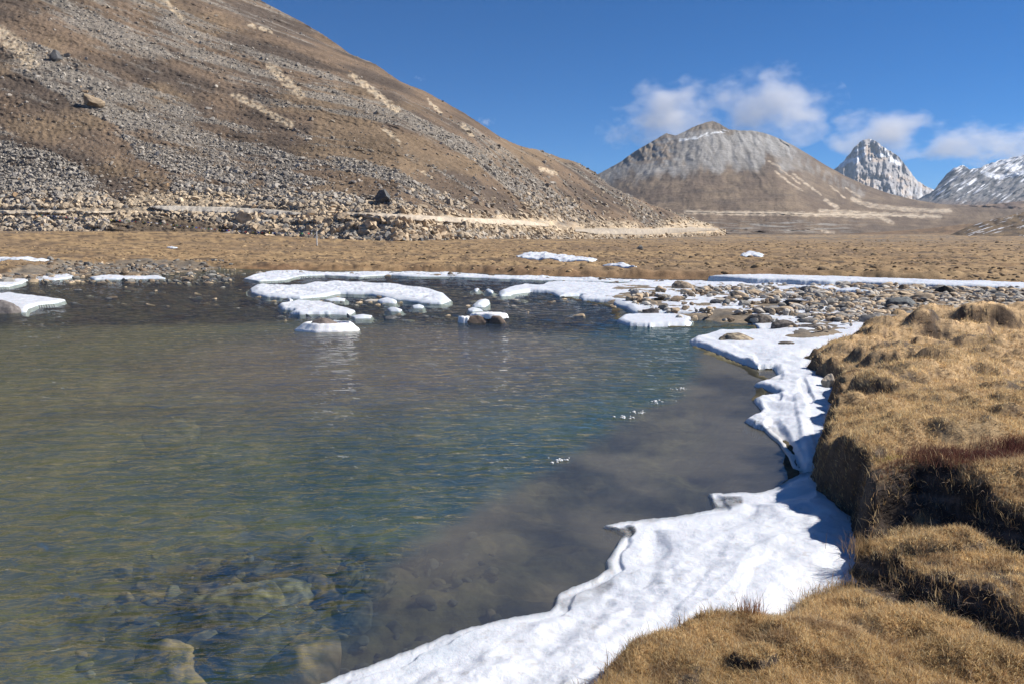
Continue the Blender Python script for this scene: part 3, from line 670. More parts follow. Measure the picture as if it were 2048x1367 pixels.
# --- snowy rock peak and the ridge at the right
def rocky(name, cr, u0, u1, vb, y0, y1, seed, nc, nrw, colf, label, lean=0):
    a = np.linspace(ae(u0, 380)[0], ae(u1, 380)[0], nc); ec = tab(cr, a)+.0016*ridged(a*130, a*0, 3, seed)
    ef = np.full_like(a, float(ae(1700, vb)[1]))
    def dep(A, E, T):
        Uu, Vv = px(A, E)
        y = y0+(y1-y0)*T
        w_ = Uu+lean*Vv
        y = y*(1+.024*ridged(w_/24., Vv/80., 5, seed+1)*sm(0, .2, T)+.010*fbm(w_/9., Vv/16., 4, seed+2))
        return y
    s = Slope(a, ef, ec, nrw, dep); s.finish(name, colf(s), M_mount, label); return s
def peakc(s):
    U, V = s.U, s.V; n_ = ridged(U/9., V/30., 4, 161)
    c = mix(col((.52, .47, .42)), col((.33, .31, .30)), sm(-.1, .5, n_+.4*fbm(U/25, V/20, 3, 162)))
    c = mix(c, col((.50, .39, .29)), .7*sm(.0, .4, fbm(U/40, V/25, 3, 163)))
    sn = sm(.25, .5, fbm(U/8, V/16, 4, 164)+.2*sm(340, 300, V)-.2)
    sn = np.maximum(sn, seg(U, V+4*fbm(U/8, V/8, 2, 3), [(1680,332),(1700,320),(1712,322),(1728,308)], 4)); sn = np.maximum(sn, seg(U, V, [(1712,302),(1728,296)], 2.5))
    sn = np.maximum(sn, seg(U, V, [(1755,311),(1776,310)], 3.5)); sn = np.maximum(sn, seg(U, V, [(1782,318),(1798,328)], 4)); sn = np.maximum(sn, .6*sm(360, 395, V+8*n_)*sm(-.1, .4, fbm(U/5, V/20, 3, 5)))
    c = mix(c, col((.14, .15, .18)), .8*seg(U, V, [(1705,312),(1725,298)], 6))
    return mix(c, col((.82, .84, .87)), sn*.9)
rocky('rocky_peak', [(1560,430),(1640,362),(1672,338),(1688,322),(1702,305),(1712,292),(1722,284),(1737,279),(1752,284),(1766,296),(1782,304),(1798,316),(1812,334),(1830,358),(1850,374),(1875,384),(1900,400),(1960,430)], 1560, 1960, 440, 7000, 8300, 160, 260, 170, peakc, 'pale grey rock peak with snow patches behind the brown mountain')
def ridgec(s):
    U, V = s.U, s.V; w_ = U+1.5*V
    c = mix(col((.25, .24, .24)), col((.14, .145, .155)), sm(-.2, .4, fbm(U/18, V/12, 4, 171)))
    sn = sm(.10, .34, fbm(w_/9., (V*1-U*.55)/45., 4, 172)+.55*sm(352, 325, V-.0*(U-1950))-.08)
    sn = np.maximum(sn, seg(U, V+3*fbm(U/6, V/6, 2, 4), [(1965,345),(1985,352),(2000,355),(2048,345)], 4.5))
    sn = sn*sm(412, 395, V+8*fbm(U/20, V/9, 3, 7))
    c = mix(c, col((.175, .14, .12)), sm(392, 410, V+5*fbm(U/20, V/9, 3, 6)))
    return mix(c, col((.84, .86, .90)), sn*.92)
rocky('snowy_ridge', [(1780,440),(1840,398),(1868,382),(1880,366),(1893,350),(1908,338),(1925,332),(1940,340),(1958,338),(1975,330),(2000,322),(2048,312),(2120,296),(2250,250),(2500,300),(2700,360)], 1790, 2650, 440, 5200, 6800, 170, 420, 170, ridgec, 'dark ridge striped with snow at the right end of the valley', 1.2)

def lowc(seed, base1, base2, snow=0):
    def f(s):
        U, V = s.U, s.V
        c = mix(base1, base2, sm(-.3, .3, fbm(U/40, V/8, 5, seed)))
        c = mix(c, col((.07, .06, .052)), .55*sm(.1, .4, fbm(U/25, V/6, 4, seed+1)))
        if snow:
            dd = (V+U*.30)
            m = sm(.30, .40, fbm(U/60., dd/2.2, 4, seed+2))
            c = mix(c, col((.78, .8, .84)), m*sm(-.3, .1, fbm(U/30, V/10, 2, seed+3))*.9)
        return c
    return f
def low(name, cr, u0, u1, vb, y0, y1, seed, colf, label, nc=300, nr=90, amp=.02):
    a = np.linspace(ae(u0, 440)[0], ae(u1, 440)[0], nc); ec = tab(cr, a)+.0004*fbm(a*90, a*0, 3, seed); ef = np.full_like(a, float(ae(1700, vb)[1]))
    def dep(A, E, T):
        Uu, Vv = px(A, E); return (y0+(y1-y0)*T**.9)*(1+amp*fbm(Uu/60., Vv/16., 5, seed)+amp*.6*ridged(Uu/30., Vv/20., 3, seed+5))
    s = Slope(a, ef, np.maximum(ec, ef+.0005), nr, dep); s.finish(name, colf(s), M_hill if y1 < 900 else M_mount, label); return s
low('hill', [(1600,440),(1750,425),(1850,412),(1900,409),(1960,411),(2048,402),(2200,385),(2600,360)], 1650, 2600, 484, 2100, 3400, 181, lowc(181, col((.17, .12, .095)), col((.22, .155, .11))), 'brown foothill below the snowy ridge', amp=.03)
low('hill', [(1500,480),(1640,472),(1760,464),(1850,458),(1900,452),(2048,436),(2300,400),(2700,360)], 1560, 2700, 490, 420, 800, 185, lowc(185, col((.18, .12, .075)), col((.235, .16, .095))), 'low brown slope on the right of the valley floor', amp=.02)
low('hill', [(1820,492),(1868,486),(1900,470),(1940,452),(1990,438),(2048,424),(2200,395),(2700,340)], 1830, 2700, 500, 300, 520, 187, lowc(187, col((.135, .10, .07)), col((.19, .135, .08)), 1), 'low dark slope with thin snow streaks at the right edge', amp=.02)
low('knoll', [(1850,505),(1872,500),(1890,493),(1912,490),(1930,492),(1945,499),(1965,505)], 1850, 1965, 508, 190, 205, 189, lowc(189, col((.12, .095, .07)), col((.16, .12, .085))), 'small dark stony knoll on the meadow at right', 90, 40, .01)
low('knoll', [(1360,476),(1420,470),(1500,466),(1560,468),(1620,466),(1680,470),(1740,476)], 1360, 1740, 486, 560, 680, 190, lowc(190, col((.12, .095, .075)), col((.17, .125, .085))), 'low dark rise in front of the brown mountain', 200, 40, .02)

# ------------------------------------------------------------------ ice and snow
def ice_piece(name, pts, thick, label, cat, z0=0.0, edge=.06, rough=.02, seed=0, step=None, rise=None, clearf=None, colf=None, kind=None, hfun=None, jitter=1.0, base=None, parent=None, wpts=None):
    P = poly(pts, z0) if wpts is None else np.array(wpts)
    lo, hi = P.min(0)-.1, P.max(0)+.1
    cy = max(float(np.median(P[:, 1])), 1.)
    if step is None: step = 1.6
    # rows spaced evenly in the photo's vertical angle, columns evenly in azimuth
    ua, va = px(P[:, 0]/P[:, 1], (z0-HC)/P[:, 1])
    rm = float(np.hypot(*P.mean(0))); vs = min(step*.8, max(.10, .10*(HC*F)/rm**2)); mg = min(4, 6*vs+.6)
    v_ = np.arange(va.min()-mg, va.max()+mg+vs, vs); u_ = np.arange(ua.min()-8, ua.max()+8+step, step)
    UU, VV = np.meshgrid(u_, np.clip(v_, 478, None)); x, y = gp(UU, VV, z0)
    r = np.hypot(x, y); js = np.clip(.006*r, .012, .25)*jitter
    d = sdf(P, x, y)+js*fbm(x/(js*7), y/(js*7), 4, seed+5)+.35*js*fbm(x/(js*1.8), y/(js*1.8), 3, seed+6)*(1 if rm < 10 else .25)
    d0 = sdf(P, x, y)+js*.8*fbm(x/(js*14), y/(js*14), 2, seed+5)
    m = (d > -edge*.7)
    zz = thick*np.sqrt(np.clip(d/edge+.12, 0, 1))
    if rise: zz = zz+rise*sm(0, .8, d)
    rg = rough*(1.3*fbm(x*.7, y*.7, 3, seed+9)+fbm(x*1.6, y*1.6, 4, seed+1)+.5*fbm(x*6, y*6, 4, seed+2))
    zz = zz+rg*sm(0, edge*2, d)
    if hfun is not None: zz = zz+hfun(x, y, d0)*sm(0, edge*1.5, d)
    bz = z0-.03 if base is None else base(x, y)
    zz = bz+.03+zz
    zz = np.where(d < 0, zz-(.10 if base is None else .32)*sm(0, -edge*.5, d), zz)
    snow = np.broadcast_to(col((.66, .68, .72)), x.shape+(3,))
    c = mix(snow, col((.62, .68, .72)), .55*sm(edge*1.3, 0, d))
    c = mix(c, col((.54, .57, .61)), .55*sm(.05, .45, fbm(x*2.0, y*3.0, 5, seed+7)))
    c = mix(c, col((.40, .37, .33)), .35*sm(.45, .6, fbm(x*11, y*11, 3, seed+8)))
    if colf is not None: c = colf(x, y, d, c)
    cl = np.zeros(x.shape) if clearf is None else clearf(x, y, d)
    fc = grid_faces(x.shape[0], x.shape[1]); fc = fc[m.ravel()[fc].all(1)]
    if len(fc) == 0: print('empty ice', name, label); return None
    Vv, Ff, cc, cl_ = compact(np.stack([x, y, zz], -1).reshape(-1, 3), fc, c.reshape(-1, 3), cl.ravel())
    o = mesh_np(name, Vv, Ff[:, ::-1], M_ice, True, cc, {'clear': cl_}, parent)
    if not parent: tag(o, label, cat, None, kind)
    return o

NEAR = [(1622,945),(1600,948),(1575,962),(1545,980),(1505,990),(1460,989),(1414,989),(1420,1005),(1428,1020),(1380,1030),(1300,1042),(1240,1047),(1208,1055),(1232,1064),(1247,1072),(1228,1100),(1214,1125),(1216,1142),(1180,1162),(1140,1178),(1115,1195),(1108,1215),(1096,1225),(1060,1232),(1000,1245),
   (930,1262),(860,1288),(780,1320),(700,1350),(640,1372),(450,1450),(300,1560),(250,1800),(900,2100),(1300,1800),(1500,1500),(1700,1300),(1820,1150),(1800,1050),(1700,985)]
def near_h(x, y, d):
    U_, V__ = px(x/y, (0.05-HC)/y)
    h = .012*np.sin(d*16+2.5*fbm(x*1.5, y*1.5, 3, 7))*sm(.05, .3, d)*sm(1., .4, d)
    h = h+.05*sm(.15, 1.0, d)-.02
    h = h+.022*seg(U_, V__, [(1300,1150),(1180,1240),(1060,1290),(900,1367),(750,1450)], 36)*(.6+.8*fbm(x*4, y*4, 3, 9))
    h = h+.012*ridged(x*3+y, y*5-x, 3, 12)*sm(.15, .5, d)
    h = h+.016*sm(.07, .10, d+.06*fbm(x*3, y*3, 4, 15))+.006*sm(.26, .31, d+.16*fbm(x*1.3, y*1.3, 3, 16))+.010*sm(.60, .66, d+.3*fbm(x*.9, y*.9, 3, 17))
    return h
def near_clear(x, y, d):
    U_, V__ = px(x/y, (0.05-HC)/y); k = 0
    for pts, wd, f in [([(1215,1056),(1262,1054)], 10, .7),([(1418,1000),(1475,997)], 11, .5),([(1130,1195),(1215,1160),(1170,1180)], 12, .3)]:
        k = np.maximum(k, f*seg(U_, V__, pts, wd))
    return np.clip(k*(1+.9*fbm(x*7, y*7, 4, 77))*1.15+.55*sm(.07, .0, d), 0, .8)
def near_col(x, y, d, c):
    U_, V__ = px(x/y, (0.05-HC)/y)
    c = mix(c, col((.55, .61, .66)), .5*seg(U_, V__, [(800,1330),(960,1270),(1100,1235)], 20)*sm(-.3, .3, fbm(x*2, y*2, 3, 3)))
    return mix(c, col((.48, .48, .44)), .35*seg(U_, V__, [(940,1335),(1030,1300),(1100,1270)], 10)*sm(0, .4, fbm(x*12, y*12, 3, 3)))
ice_piece('ice_shelf', NEAR, .036, 'broad white ice shelf with ragged clear-ice edge against the near turf bank', 'ice shelf', edge=.035, rough=.014, seed=1, step=2.0, hfun=near_h, clearf=near_clear, colf=near_col, jitter=.9)

MID = [(1632,950),(1600,945),(1588,940),(1578,915),(1560,890),(1540,872),(1530,862),(1512,856),(1488,843),(1512,834),(1524,822),(1508,802),(1520,795),(1560,790),(1538,782),(1508,772),(1530,765),(1556,752),(1548,738),(1515,738),(1480,728),(1440,710),(1395,694),(1384,684),(1400,675),(1418,670),
   (1440,662),(1520,662),(1510,652),(1490,645),(1510,637),(1600,632),(1800,634),(1860,650),(1740,700),(1640,730),(1690,760),(1700,850),(1660,900),(1660,960)]
def mid_h(x, y, d):
    U_, V__ = px(x/y, (0.05-HC)/y)
    h = .05*sm(.1, .7, d)
    h = h-.05*seg(U_, V__, [(1545,858),(1572,895),(1592,935)], 17)+.015*seg(U_, V__, [(1600,800),(1612,870),(1625,915)], 12)
    h = h-.03*seg(U_, V__, [(1510,745),(1552,750)], 13)-.03*seg(U_, V__, [(1530,780),(1556,792)], 8)+.04*seg(U_, V__, [(1400,685),(1500,722)], 12)
    h = h-.03*seg(U_, V__, [(1605,770),(1620,800)], 8)
    return h+.03*ridged(x*2.2, y*2.2, 4, 14)*sm(1700, 1550, U_+ (V__ < 720)*400)
def mid_col(x, y, d, c):
    U_, V__ = px(x/y, (0.05-HC)/y)
    c = mix(c, col((.52, .50, .47)), .75*seg(U_, V__, [(1548,865),(1572,895),(1592,935)], 15))
    c = mix(c, col((.22, .20, .17)), .7*seg(U_, V__, [(1505,845),(1535,850)], 7)*sm(0, .3, fbm(x*14, y*14, 3, 3)))
    c = mix(c, col((.58, .58, .57)), .6*seg(U_, V__, [(1515,748),(1552,752)], 9)); return c
ice_piece('ice_shelf', MID, .05, 'white scalloped ice ledge running along the turf bank to the big tan boulder', 'ice shelf', edge=.05, rough=.02, seed=2, step=1.6, hfun=mid_h, colf=mid_col)

BARS = [(1005,592),(1000,585),(1020,578),(1045,571),(1080,573),(1090,569),(1125,566),(1180,567),(1230,571),(1275,568),(1330,566),(1420,568),(1540,566),(1640,568),(1720,578),(1700,600),(1780,612),(1800,640),(1740,652),(1600,652),(1540,645),(1500,640),(1480,636),(1400,634),(1370,632),(1290,630),(1262,627),(1250,618),(1233,612),(1222,605),(1160,602),(1152,596),(1160,593),(1120,594),(1105,587),(1060,585),(1030,588)]
ice_piece('snow_cover', BARS, .10, 'thin snow and ice sheet over the gravel bar', 'snow', edge=.18, rough=.03, seed=3, step=1.6, kind='stuff', jitter=1.5)
ice_piece('ice_floe', [(1233,643),(1245,634),(1300,631),(1365,634),(1385,640),(1378,652),(1300,655),(1255,652)], .085, 'flat thick ice slab at the water edge in front of the gravel bar', 'ice floe', edge=.12, rough=.01, seed=4, step=1.4)
ice_piece('ice_floe', [(500,578),(512,571),(545,572),(600,573),(625,568),(680,567),(740,568),(800,573),(850,579),(880,588),(897,602),(880,608),(845,606),(800,600),(770,594),(730,589),(680,588),(650,594),(600,598),(560,597),(520,592),(502,586)], .085, 'long white ice floe stretching across the middle of the river', 'ice floe', edge=.25, rough=.05, seed=5, step=1.3, jitter=1.2)
ice_piece('ice_floe', [(556,612),(590,605),(640,606),(668,610),(680,616),(710,624),(700,629),(655,630),(600,630),(582,628),(590,622),(565,620)], .08, 'thin white ice floe just behind the snow-ringed rock', 'ice floe', edge=.12, rough=.035, seed=6, step=1.3)
ice_piece('shore_ice', [(480,558),(510,549),(545,543),(600,542),(660,546),(760,544),(850,546),(900,546),(1000,551),(1100,555),(1180,557),(1240,560),(1420,564),(1420,567),(1240,564),(1160,563),(1060,560),(980,558),(900,554),(840,554),(780,551),(720,554),(650,551),(600,553),(570,561),(520,563)], .045, 'narrow band of shore ice along the far grassy bank', 'shore ice', edge=.2, rough=.05, seed=7, step=1.3, jitter=1.3)
ice_piece('frozen_channel', [(1420,563),(1530,561),(1600,563),(1700,567),(1850,573),(2048,580),(2500,590),(2500,603),(2048,590),(1850,583),(1700,577),(1600,574),(1500,570)], .12, 'frozen white side channel behind the gravel bar at right', 'frozen channel', edge=.25, rough=.03, seed=8, step=1.6, base=lambda x, y: np.full(x.shape, .14))
ice_piece('shore_ice', [(-60,592),(0,590),(20,587),(50,592),(95,597),(130,602),(112,608),(80,611),(62,618),(58,626),(30,626),(0,622),(-60,625)], .08, 'white ice around the grey boulder at the left edge', 'shore ice', edge=.1, rough=.02, seed=9, step=1.4)
for pts, lb, s_ in [([(-200,566),(0,560),(40,557),(62,560),(50,568),(20,574),(-200,580)], 'ragged grey-white ice patch on the left shore', 10),([(60,557),(100,553),(142,549),(148,555),(110,561),(70,561)], 'thin ice tongue at the end of the left shore patch', 11),([(180,556),(215,551),(260,554),(320,554),(330,558),(260,559),(190,560)], 'thin ice rim below the left stony shore', 12)]:
    ice_piece('shore_ice', pts, .07, lb, 'shore ice', edge=.15, rough=.03, seed=s_, step=1.3)
for pts, th, lb, s_ in [([(948,579),(955,575),(962,579),(957,583),(949,583)], .07, 'tiny ice lump farthest out in mid river', 20),([(970,580),(978,578),(990,583),(988,588),(975,586)], .07, 'small ice lump right of the tiniest one in mid river', 21),([(1001,588),(1010,582),(1022,585),(1020,592),(1003,593)], .09, 'ice knob at the tip of the gravel bar snow', 22),
      ([(947,612),(958,604),(972,602),(973,609),(962,615),(950,615)], .09, 'small ice block upstream of the snow-capped rock', 23),([(932,619),(945,615),(962,619),(965,623),(945,624),(934,623)], .05, 'low ice crust between the ice block and the snow-capped rock', 24),
      ([(822,612),(840,609),(850,613),(846,618),(825,617)], .05, 'small ice floe below the right end of the long floe', 25),([(757,602),(775,599),(792,603),(790,607),(765,606)], .08, 'sliver of ice beneath the middle of the long floe', 26),([(775,618),(790,616),(808,621),(800,624),(780,623)], .07, 'thin ice crust beside a brown stone in the riffle', 27),
      ([(652,600),(670,596),(690,598),(688,603),(660,603)], .06, 'ice scrap under the left half of the long floe', 28),([(573,600),(580,597),(586,601),(580,604)], .08, 'ice crumb left below the long floe', 29),([(705,633),(725,630),(745,632),(740,637),(712,637)], .05, 'glassy ice skin right of the thin floe', 30)]:
    ice_piece('ice_floe', pts, th, lb, 'ice floe', edge=.22, rough=.03, seed=s_, step=1.0, jitter=1.2)
for pts, lb, s_ in [([(1030,509),(1060,505),(1110,507),(1150,511),(1192,515),(1180,520),(1130,518),(1090,514),(1050,512)], 'frozen white pool on the meadow beyond the river', 40),([(1205,524),(1230,524),(1275,528),(1270,530),(1230,528)], 'thin ice streak on the meadow right of the frozen pool', 41),([(1480,507),(1500,505),(1526,507),(1520,511),(1484,510)], 'small bright ice patch on the distant meadow', 42),
      ([(1585,553),(1620,552),(1700,557),(1752,561),(1740,564),(1660,560),(1600,557)], 'long ice sliver on the meadow above the frozen channel', 43),([(-60,513),(60,513),(105,514.5),(60,516),(-60,516)], 'pale frozen trickle on the left meadow', 44),([(333,497),(345,496.4),(360,497.5),(345,498.6)], 'small ice glint on the left meadow', 45)]:
    ice_piece('ice_patch', pts, .10, lb, 'ice patch', z0=.5, edge=.35, rough=.03, seed=s_, step=.8, base=lambda x, y: glook(x, y)[0]-.01, jitter=1.5)
# sparse frazil crumbs drifting at the edge of the still water
for (u, v, wdt, lb) in [(1118,918,.05,'tiny frazil ice cluster on open water'),(1250,834,.06,'frazil ice crumbs nearest the open water edge'),(1275,825,.05,'frazil ice crumbs in the middle of the drifting line'),(1312,803,.06,'frazil ice crumbs at the far end of the drifting line'),(1358,777,.06,'frazil ice clump close to the scalloped ledge')]:
    x, y = gp(u, v); q = np.random.default_rng(int(u)); n_ = 14
    Pp = np.stack([x+q.normal(0, wdt, n_), y+q.normal(0, wdt*.8, n_), np.full(n_, .008)], 1); lv = ICO[1]
    Vv = (rock_shape(1, 3)[None]*q.uniform(.006, .02, n_)[:, None, None]+Pp[:, None]).reshape(-1, 3); Ff = (lv[1][None]+(np.arange(n_)*len(lv[0]))[:, None, None]).reshape(-1, 3)
    tag(mesh_np('frazil_ice', Vv, Ff, M_ice, True, np.full((len(Vv), 3), .8), {'clear': np.full(len(Vv), .2)}), lb, 'ice', kind='stuff')

# ------------------------------------------------------------------ river stones
rv_ = variants(14, 3, 500, [2, 3, 0, 2, 5, 3, 3, 2, 3, 2, 2, 1], .45, .55, .07, True, 'river_stone')
q = np.random.default_rng(21)
U0 = q.uniform(1240, 2300, 24000); V0 = q.uniform(570, 690, 24000)
dens = fbm(U0/60, V0/8, 3, 201)*.8+sm(1400, 1950, U0)*.75-.06+.25*np.exp(-((V0-588-(U0-1400)*.02)/12)**2)
dens -= .5*sm(640, 652, V0)*sm(1900, 1800, U0); dens -= .7*sm(1450, 1300, U0)*sm(600, 560, V0)
x0, y0 = gp(U0, V0, .1); sg_ = sdf(BAR, x0, y0); sb_ = sdf(BANK, x0, y0)
ok = (q.random(24000) < dens*.85) & (sg_ > .1) & (sb_ < -.1) & (V0 < 668)
U0, V0, x0, y0 = U0[ok], V0[ok], x0[ok], y0[ok]
# keep a fixed number per ground area: sizes in metres, small ones dropped far away
sz = .060*np.exp(q.normal(0, .5, len(x0)))*(1+.5*sm(15, 30, y0)); sz = np.clip(sz, .04, .42)
zb = np.maximum(glook(x0, y0)[0], .02)+.10
ob = np.argsort(-(sz/y0))
nI = 255
labels = {0: ('tan rounded stone on the gravel bar', 'tan river stones on the gravel bar'), 1: ('grey rounded stone on the gravel bar', 'grey river stones on the gravel bar'), 2: ('brown-grey stone half buried in snow on the gravel bar', 'stones bedded in the snow of the gravel bar')}
for k in ob[:nI]:
    mi = int(q.integers(0, 12)); pal = [2, 3, 0, 2, 5, 3, 3, 2, 3, 2, 2, 1][mi]
    li = 2 if U0[k] < 1560 else (0 if pal in (2, 3, 4) else 1); s_ = float(sz[k])
    zo = 'stone, snowy left end of the gravel bar' if U0[k] < 1420 else 'stone behind the big tan boulder' if U0[k] < 1560 else 'stone in mid gravel bar' if U0[k] < 1700 else 'stone right of the bar centre' if U0[k] < 1850 else 'stone at the right end of the bar'
    ro = 'near the frozen channel' if V0[k] < 590 else 'half way back' if V0[k] < 612 else 'on its near side' if V0[k] < 635 else 'at its front edge'
    lb_ = f"{'large' if s_ > .26 else 'medium' if s_ > .17 else 'small'} {['grey','dark grey','tan','pale','orange','brown'][pal]} {zo}, {ro}"
    place(rv_[mi], 'river_stone', (float(x0[k]), float(y0[k]), float(zb[k]-.02)), (s_*1.15, s_, s_*.85), float(q.uniform(0, 6.28)), lb_, 'stone', labels[li][1], (float(q.normal(0, .15)), float(q.normal(0, .15))))
rest = ob[nI:]
cs = np.stack([[TAN, PALE, TAN, BRN, GREY, PALE][k] for k in q.integers(0, 6, len(rest))])*q.uniform(.85, 1.35, (len(rest), 1))
scatter_mesh('gravel', np.stack([x0, y0, zb-.03], 1)[rest], sz[rest]*1.05, cs, 1, 20, .5, .65, M_rockN, 'smaller tan and grey stones covering the gravel bar', 'gravel', 8)
q = np.random.default_rng(61)
n = 15000; U3 = q.uniform(-350, 2400, n); V3 = 480+82*q.random(n)**.8
x3, y3 = gp(U3, V3, .38); z3, sm3 = glook(x3, y3, Z, SL); ok = (z3 > .2) & (y3 < 230) & (y3 > 26) & (glook(x3, y3, SP)[0] < 0)
ok &= q.random(n) < sm(-.5, .4, fbm(x3*.12, y3*.2, 3, 62))
x3, y3, z3 = x3[ok], y3[ok], z3[ok]; s3 = .11*np.exp(q.normal(0, .35, len(x3)))*(y3/50.)**.6
cs = np.array([(.33,.23,.125), (.30,.205,.11), (.25,.17,.095), (.20,.145,.09), (.34,.24,.135)])[q.integers(0, 5, len(x3))]*q.uniform(.8, 1.15, (len(x3), 1))
scatter_mesh('tussocks', np.stack([x3, y3, z3-s3*.12], 1), s3, cs, 1, 14, .2, .50, M_ground, 'low grass tussocks dotted over the far meadow', 'tussocks', 12, True)
# stony shore at the left, and stones along the far bank
U1 = np.concatenate([q.uniform(-200, 470, 1500), q.uniform(470, 1420, 260)]); V1 = np.concatenate([q.uniform(526, 562, 1500), np.full(260, 0.)])
V1[1500:] = np.interp(U1[1500:], [470, 640, 900, 1240, 1420], [541, 545, 547, 559, 563])+q.normal(0, 1.6, 260)
okv = ~((U1 < 100) & (V1 < 548) ); U1, V1 = U1[okv], V1[okv]
x1, y1 = gp(U1, V1, .1); s1 = .10*np.exp(q.normal(0, .45, len(x1))); z1 = np.maximum(glook(x1, y1)[0], -.06)+.02
cs = np.stack([[BRN, GREY, TAN, BRN, DG, GREY][k] for k in q.integers(0, 6, len(x1))])*q.uniform(.7, 1.1, (len(x1), 1))
scatter_mesh('shore_stones', np.stack([x1, y1, z1], 1), s1, cs, 1, 16, .5, .6, M_rockN, 'brown and grey cobbles along the far shore of the river', 'cobbles', 9)
# riffle stones breaking the surface
U2 = np.concatenate([q.normal(720, 55, 26), q.uniform(500, 900, 26), q.normal(1080, 110, 40), q.uniform(40, 480, 34), q.uniform(560, 900, 14)])
V2 = np.concatenate([q.normal(596, 5, 26), q.normal(604, 8, 26), q.normal(606, 10, 40), q.uniform(568, 622, 34), q.normal(632, 6, 14)])
x2, y2 = gp(U2, V2, 0); s2 = .10*np.exp(q.normal(0, .4, len(x2)))*(y2/20.)**.5
for k in range(len(x2)):
    m_i = [4, 9, 11, 8][k % 4]; wet = k % 3 == 0
    place(rv_[m_i], 'river_stone', (float(x2[k]), float(y2[k]), float(-s2[k]*(.12 if wet else .3))), (float(s2[k])*1.2, float(s2[k]), float(s2[k])*.9), float(q.uniform(0, 6.28)), ('wet ' if wet else 'low ')+['orange-brown', 'tan-brown', 'dark', 'ochre'][k % 4]+' stone in the riffle '+('below the long ice floe' if 480 < U2[k] < 910 else 'right of the long ice floe' if U2[k] >= 910 else 'left of the long ice floe')+(', far side' if V2[k] < 590 else ', middle' if V2[k] < 608 else ', near side'), 'stone', 'wet stones in the river riffle')
# stones one can name
def hero(name, u, v, z, s, seed, c, label, ang=.3, flat=.5, rz=0., rough=.06, c2=None, lvl=4, zoff=0):
    V = rock_shape(lvl, seed, ang, flat, rough); V[:, 1] *= s[1]/s[0]; V = V*s[0]; V[:, 2] *= s[2]/(max(V[:, 2].max(), 1e-6))
    n_ = fbm(V[:, 0]*4/s[0], (V[:, 1]+V[:, 2])*4/s[0], 5, seed); cc = mix(np.broadcast_to(col(c), V.shape), np.broadcast_to(col(c2 if c2 is not None else np.array(c)*.5), V.shape), sm(-.25, .35, n_))
    o = mesh_np(name, V, ICO[lvl][1], M_rock, True, cc); x, y = gp(u, v, z); o.location = (float(x), float(y), z+zoff); o.rotation_euler[2] = rz
    return tag(o, label, 'stone')
hero('boulder', 1481, 684, .04, (.42, .30, .17), 611, (.44, .36, .25), 'large tan flat-topped boulder set in the ice near the scalloped ledge', .5, .5, .05, .10, (.17, .14, .11))
hero('boulder', -2, 626, .0, (.72, .4, .34), 612, (.24, .215, .20), 'big smooth grey boulder cut by the left edge of the photo', .15, .5, 0, .04, (.17, .15, .14))
hero('boulder', 1656, 768, .08, (.11, .10, .14), 613, (.48, .40, .30), 'pale angular stone wedged under the turf bank', .8, .8, .5, .08, (.36, .30, .24))
hero('boulder', 2090, 742, .40, (.75, .25, .035), 614, (.20, .19, .17), 'flat pale grey slab in the turf at the right edge', .6, .4, -.35, .05, (.22, .22, .20))
hero('stone', 1571, 686, .10, (.16, .08, .035), 615, (.24, .20, .16), 'small flat stone in the snow right of the large tan boulder', .3, .4)
hero('stone', 1625, 655, .11, (.40, .16, .08), 616, (.19, .165, .145), 'long low grey stone in the snow above the turf point', .4, .4)
hero('stone', 1563, 652, .11, (.27, .16, .13), 617, (.16, .14, .125), 'dark wedge-shaped stone in the snow above the tan boulder', .6, .6)
hero('stone', 1515, 640, .10, (.32, .2, .14), 618, (.20, .17, .14), 'brown humped stone at the water edge of the gravel bar', .4, .6)
hero('stone', 1760, 640, .15, (.5, .3, .12), 619, (.22, .21, .20), 'broad grey slab lying against the far turf point', .6, .4)
hero('stone', 1302, 628, .06, (.28, .16, .14), 620, (.13, .11, .10), 'dark stone poking out of the snow behind the ice slab', .6, .6)
hero('stone', 1887, 590, .15, (.36, .25, .30), 621, (.05, .05, .05), 'black stone at the back of the gravel bar near the frozen channel', .6, .8)
hero('stone', 1805, 612, .15, (.45, .3, .24), 622, (.20, .21, .21), 'large blue-grey stone on the right gravel bar', .7, .8)
hero('stone', 1365, 576, .10, (.42, .3, .26), 623, (.40, .31, .22), 'tan rounded stone on the back edge of the gravel bar', .3, .7)
# snow-ringed rock
t = empty('snow_ringed_rock', tuple(map(float, (*gp(657, 660, 0), 0))), 'domed grey rock wearing a ring of snow, alone in the calm water', 'stone')
V = rock_shape(4, 640, .15, .4, .05); V *= np.array([.46, .34, .6]); V[:, 2] *= .27/V[:, 2].max(); V[:, 2] -= .01
mesh_np('rock', V, ICO[4][1], M_rock, True, np.broadcast_to(col((.20, .165, .145)), V.shape), None, t)
th = np.linspace(0, 2*np.pi, 97)[:-1]; rho = np.linspace(.66, 1.16, 22); TT, RH = np.meshgrid(th, rho)
wob = 1+.10*fbm(np.cos(TT)*2, np.sin(TT)*2, 3, 641); xx = RH*wob*np.cos(TT)*.60; yy = RH*wob*np.sin(TT)*.40
zz = .15*sm(1.16, .74, RH)+.02+.014*fbm(xx*7, yy*7, 3, 5)-.10*sm(1.08, 1.16, RH)-.06*sm(.74, .66, RH)
Vr = np.stack([xx, yy, zz], -1).reshape(-1, 3); mesh_np('snow_ring', Vr, grid_faces(22, 96, True), M_ice, True, np.full((len(Vr), 3), .82), {'clear': np.zeros(len(Vr))}, t)
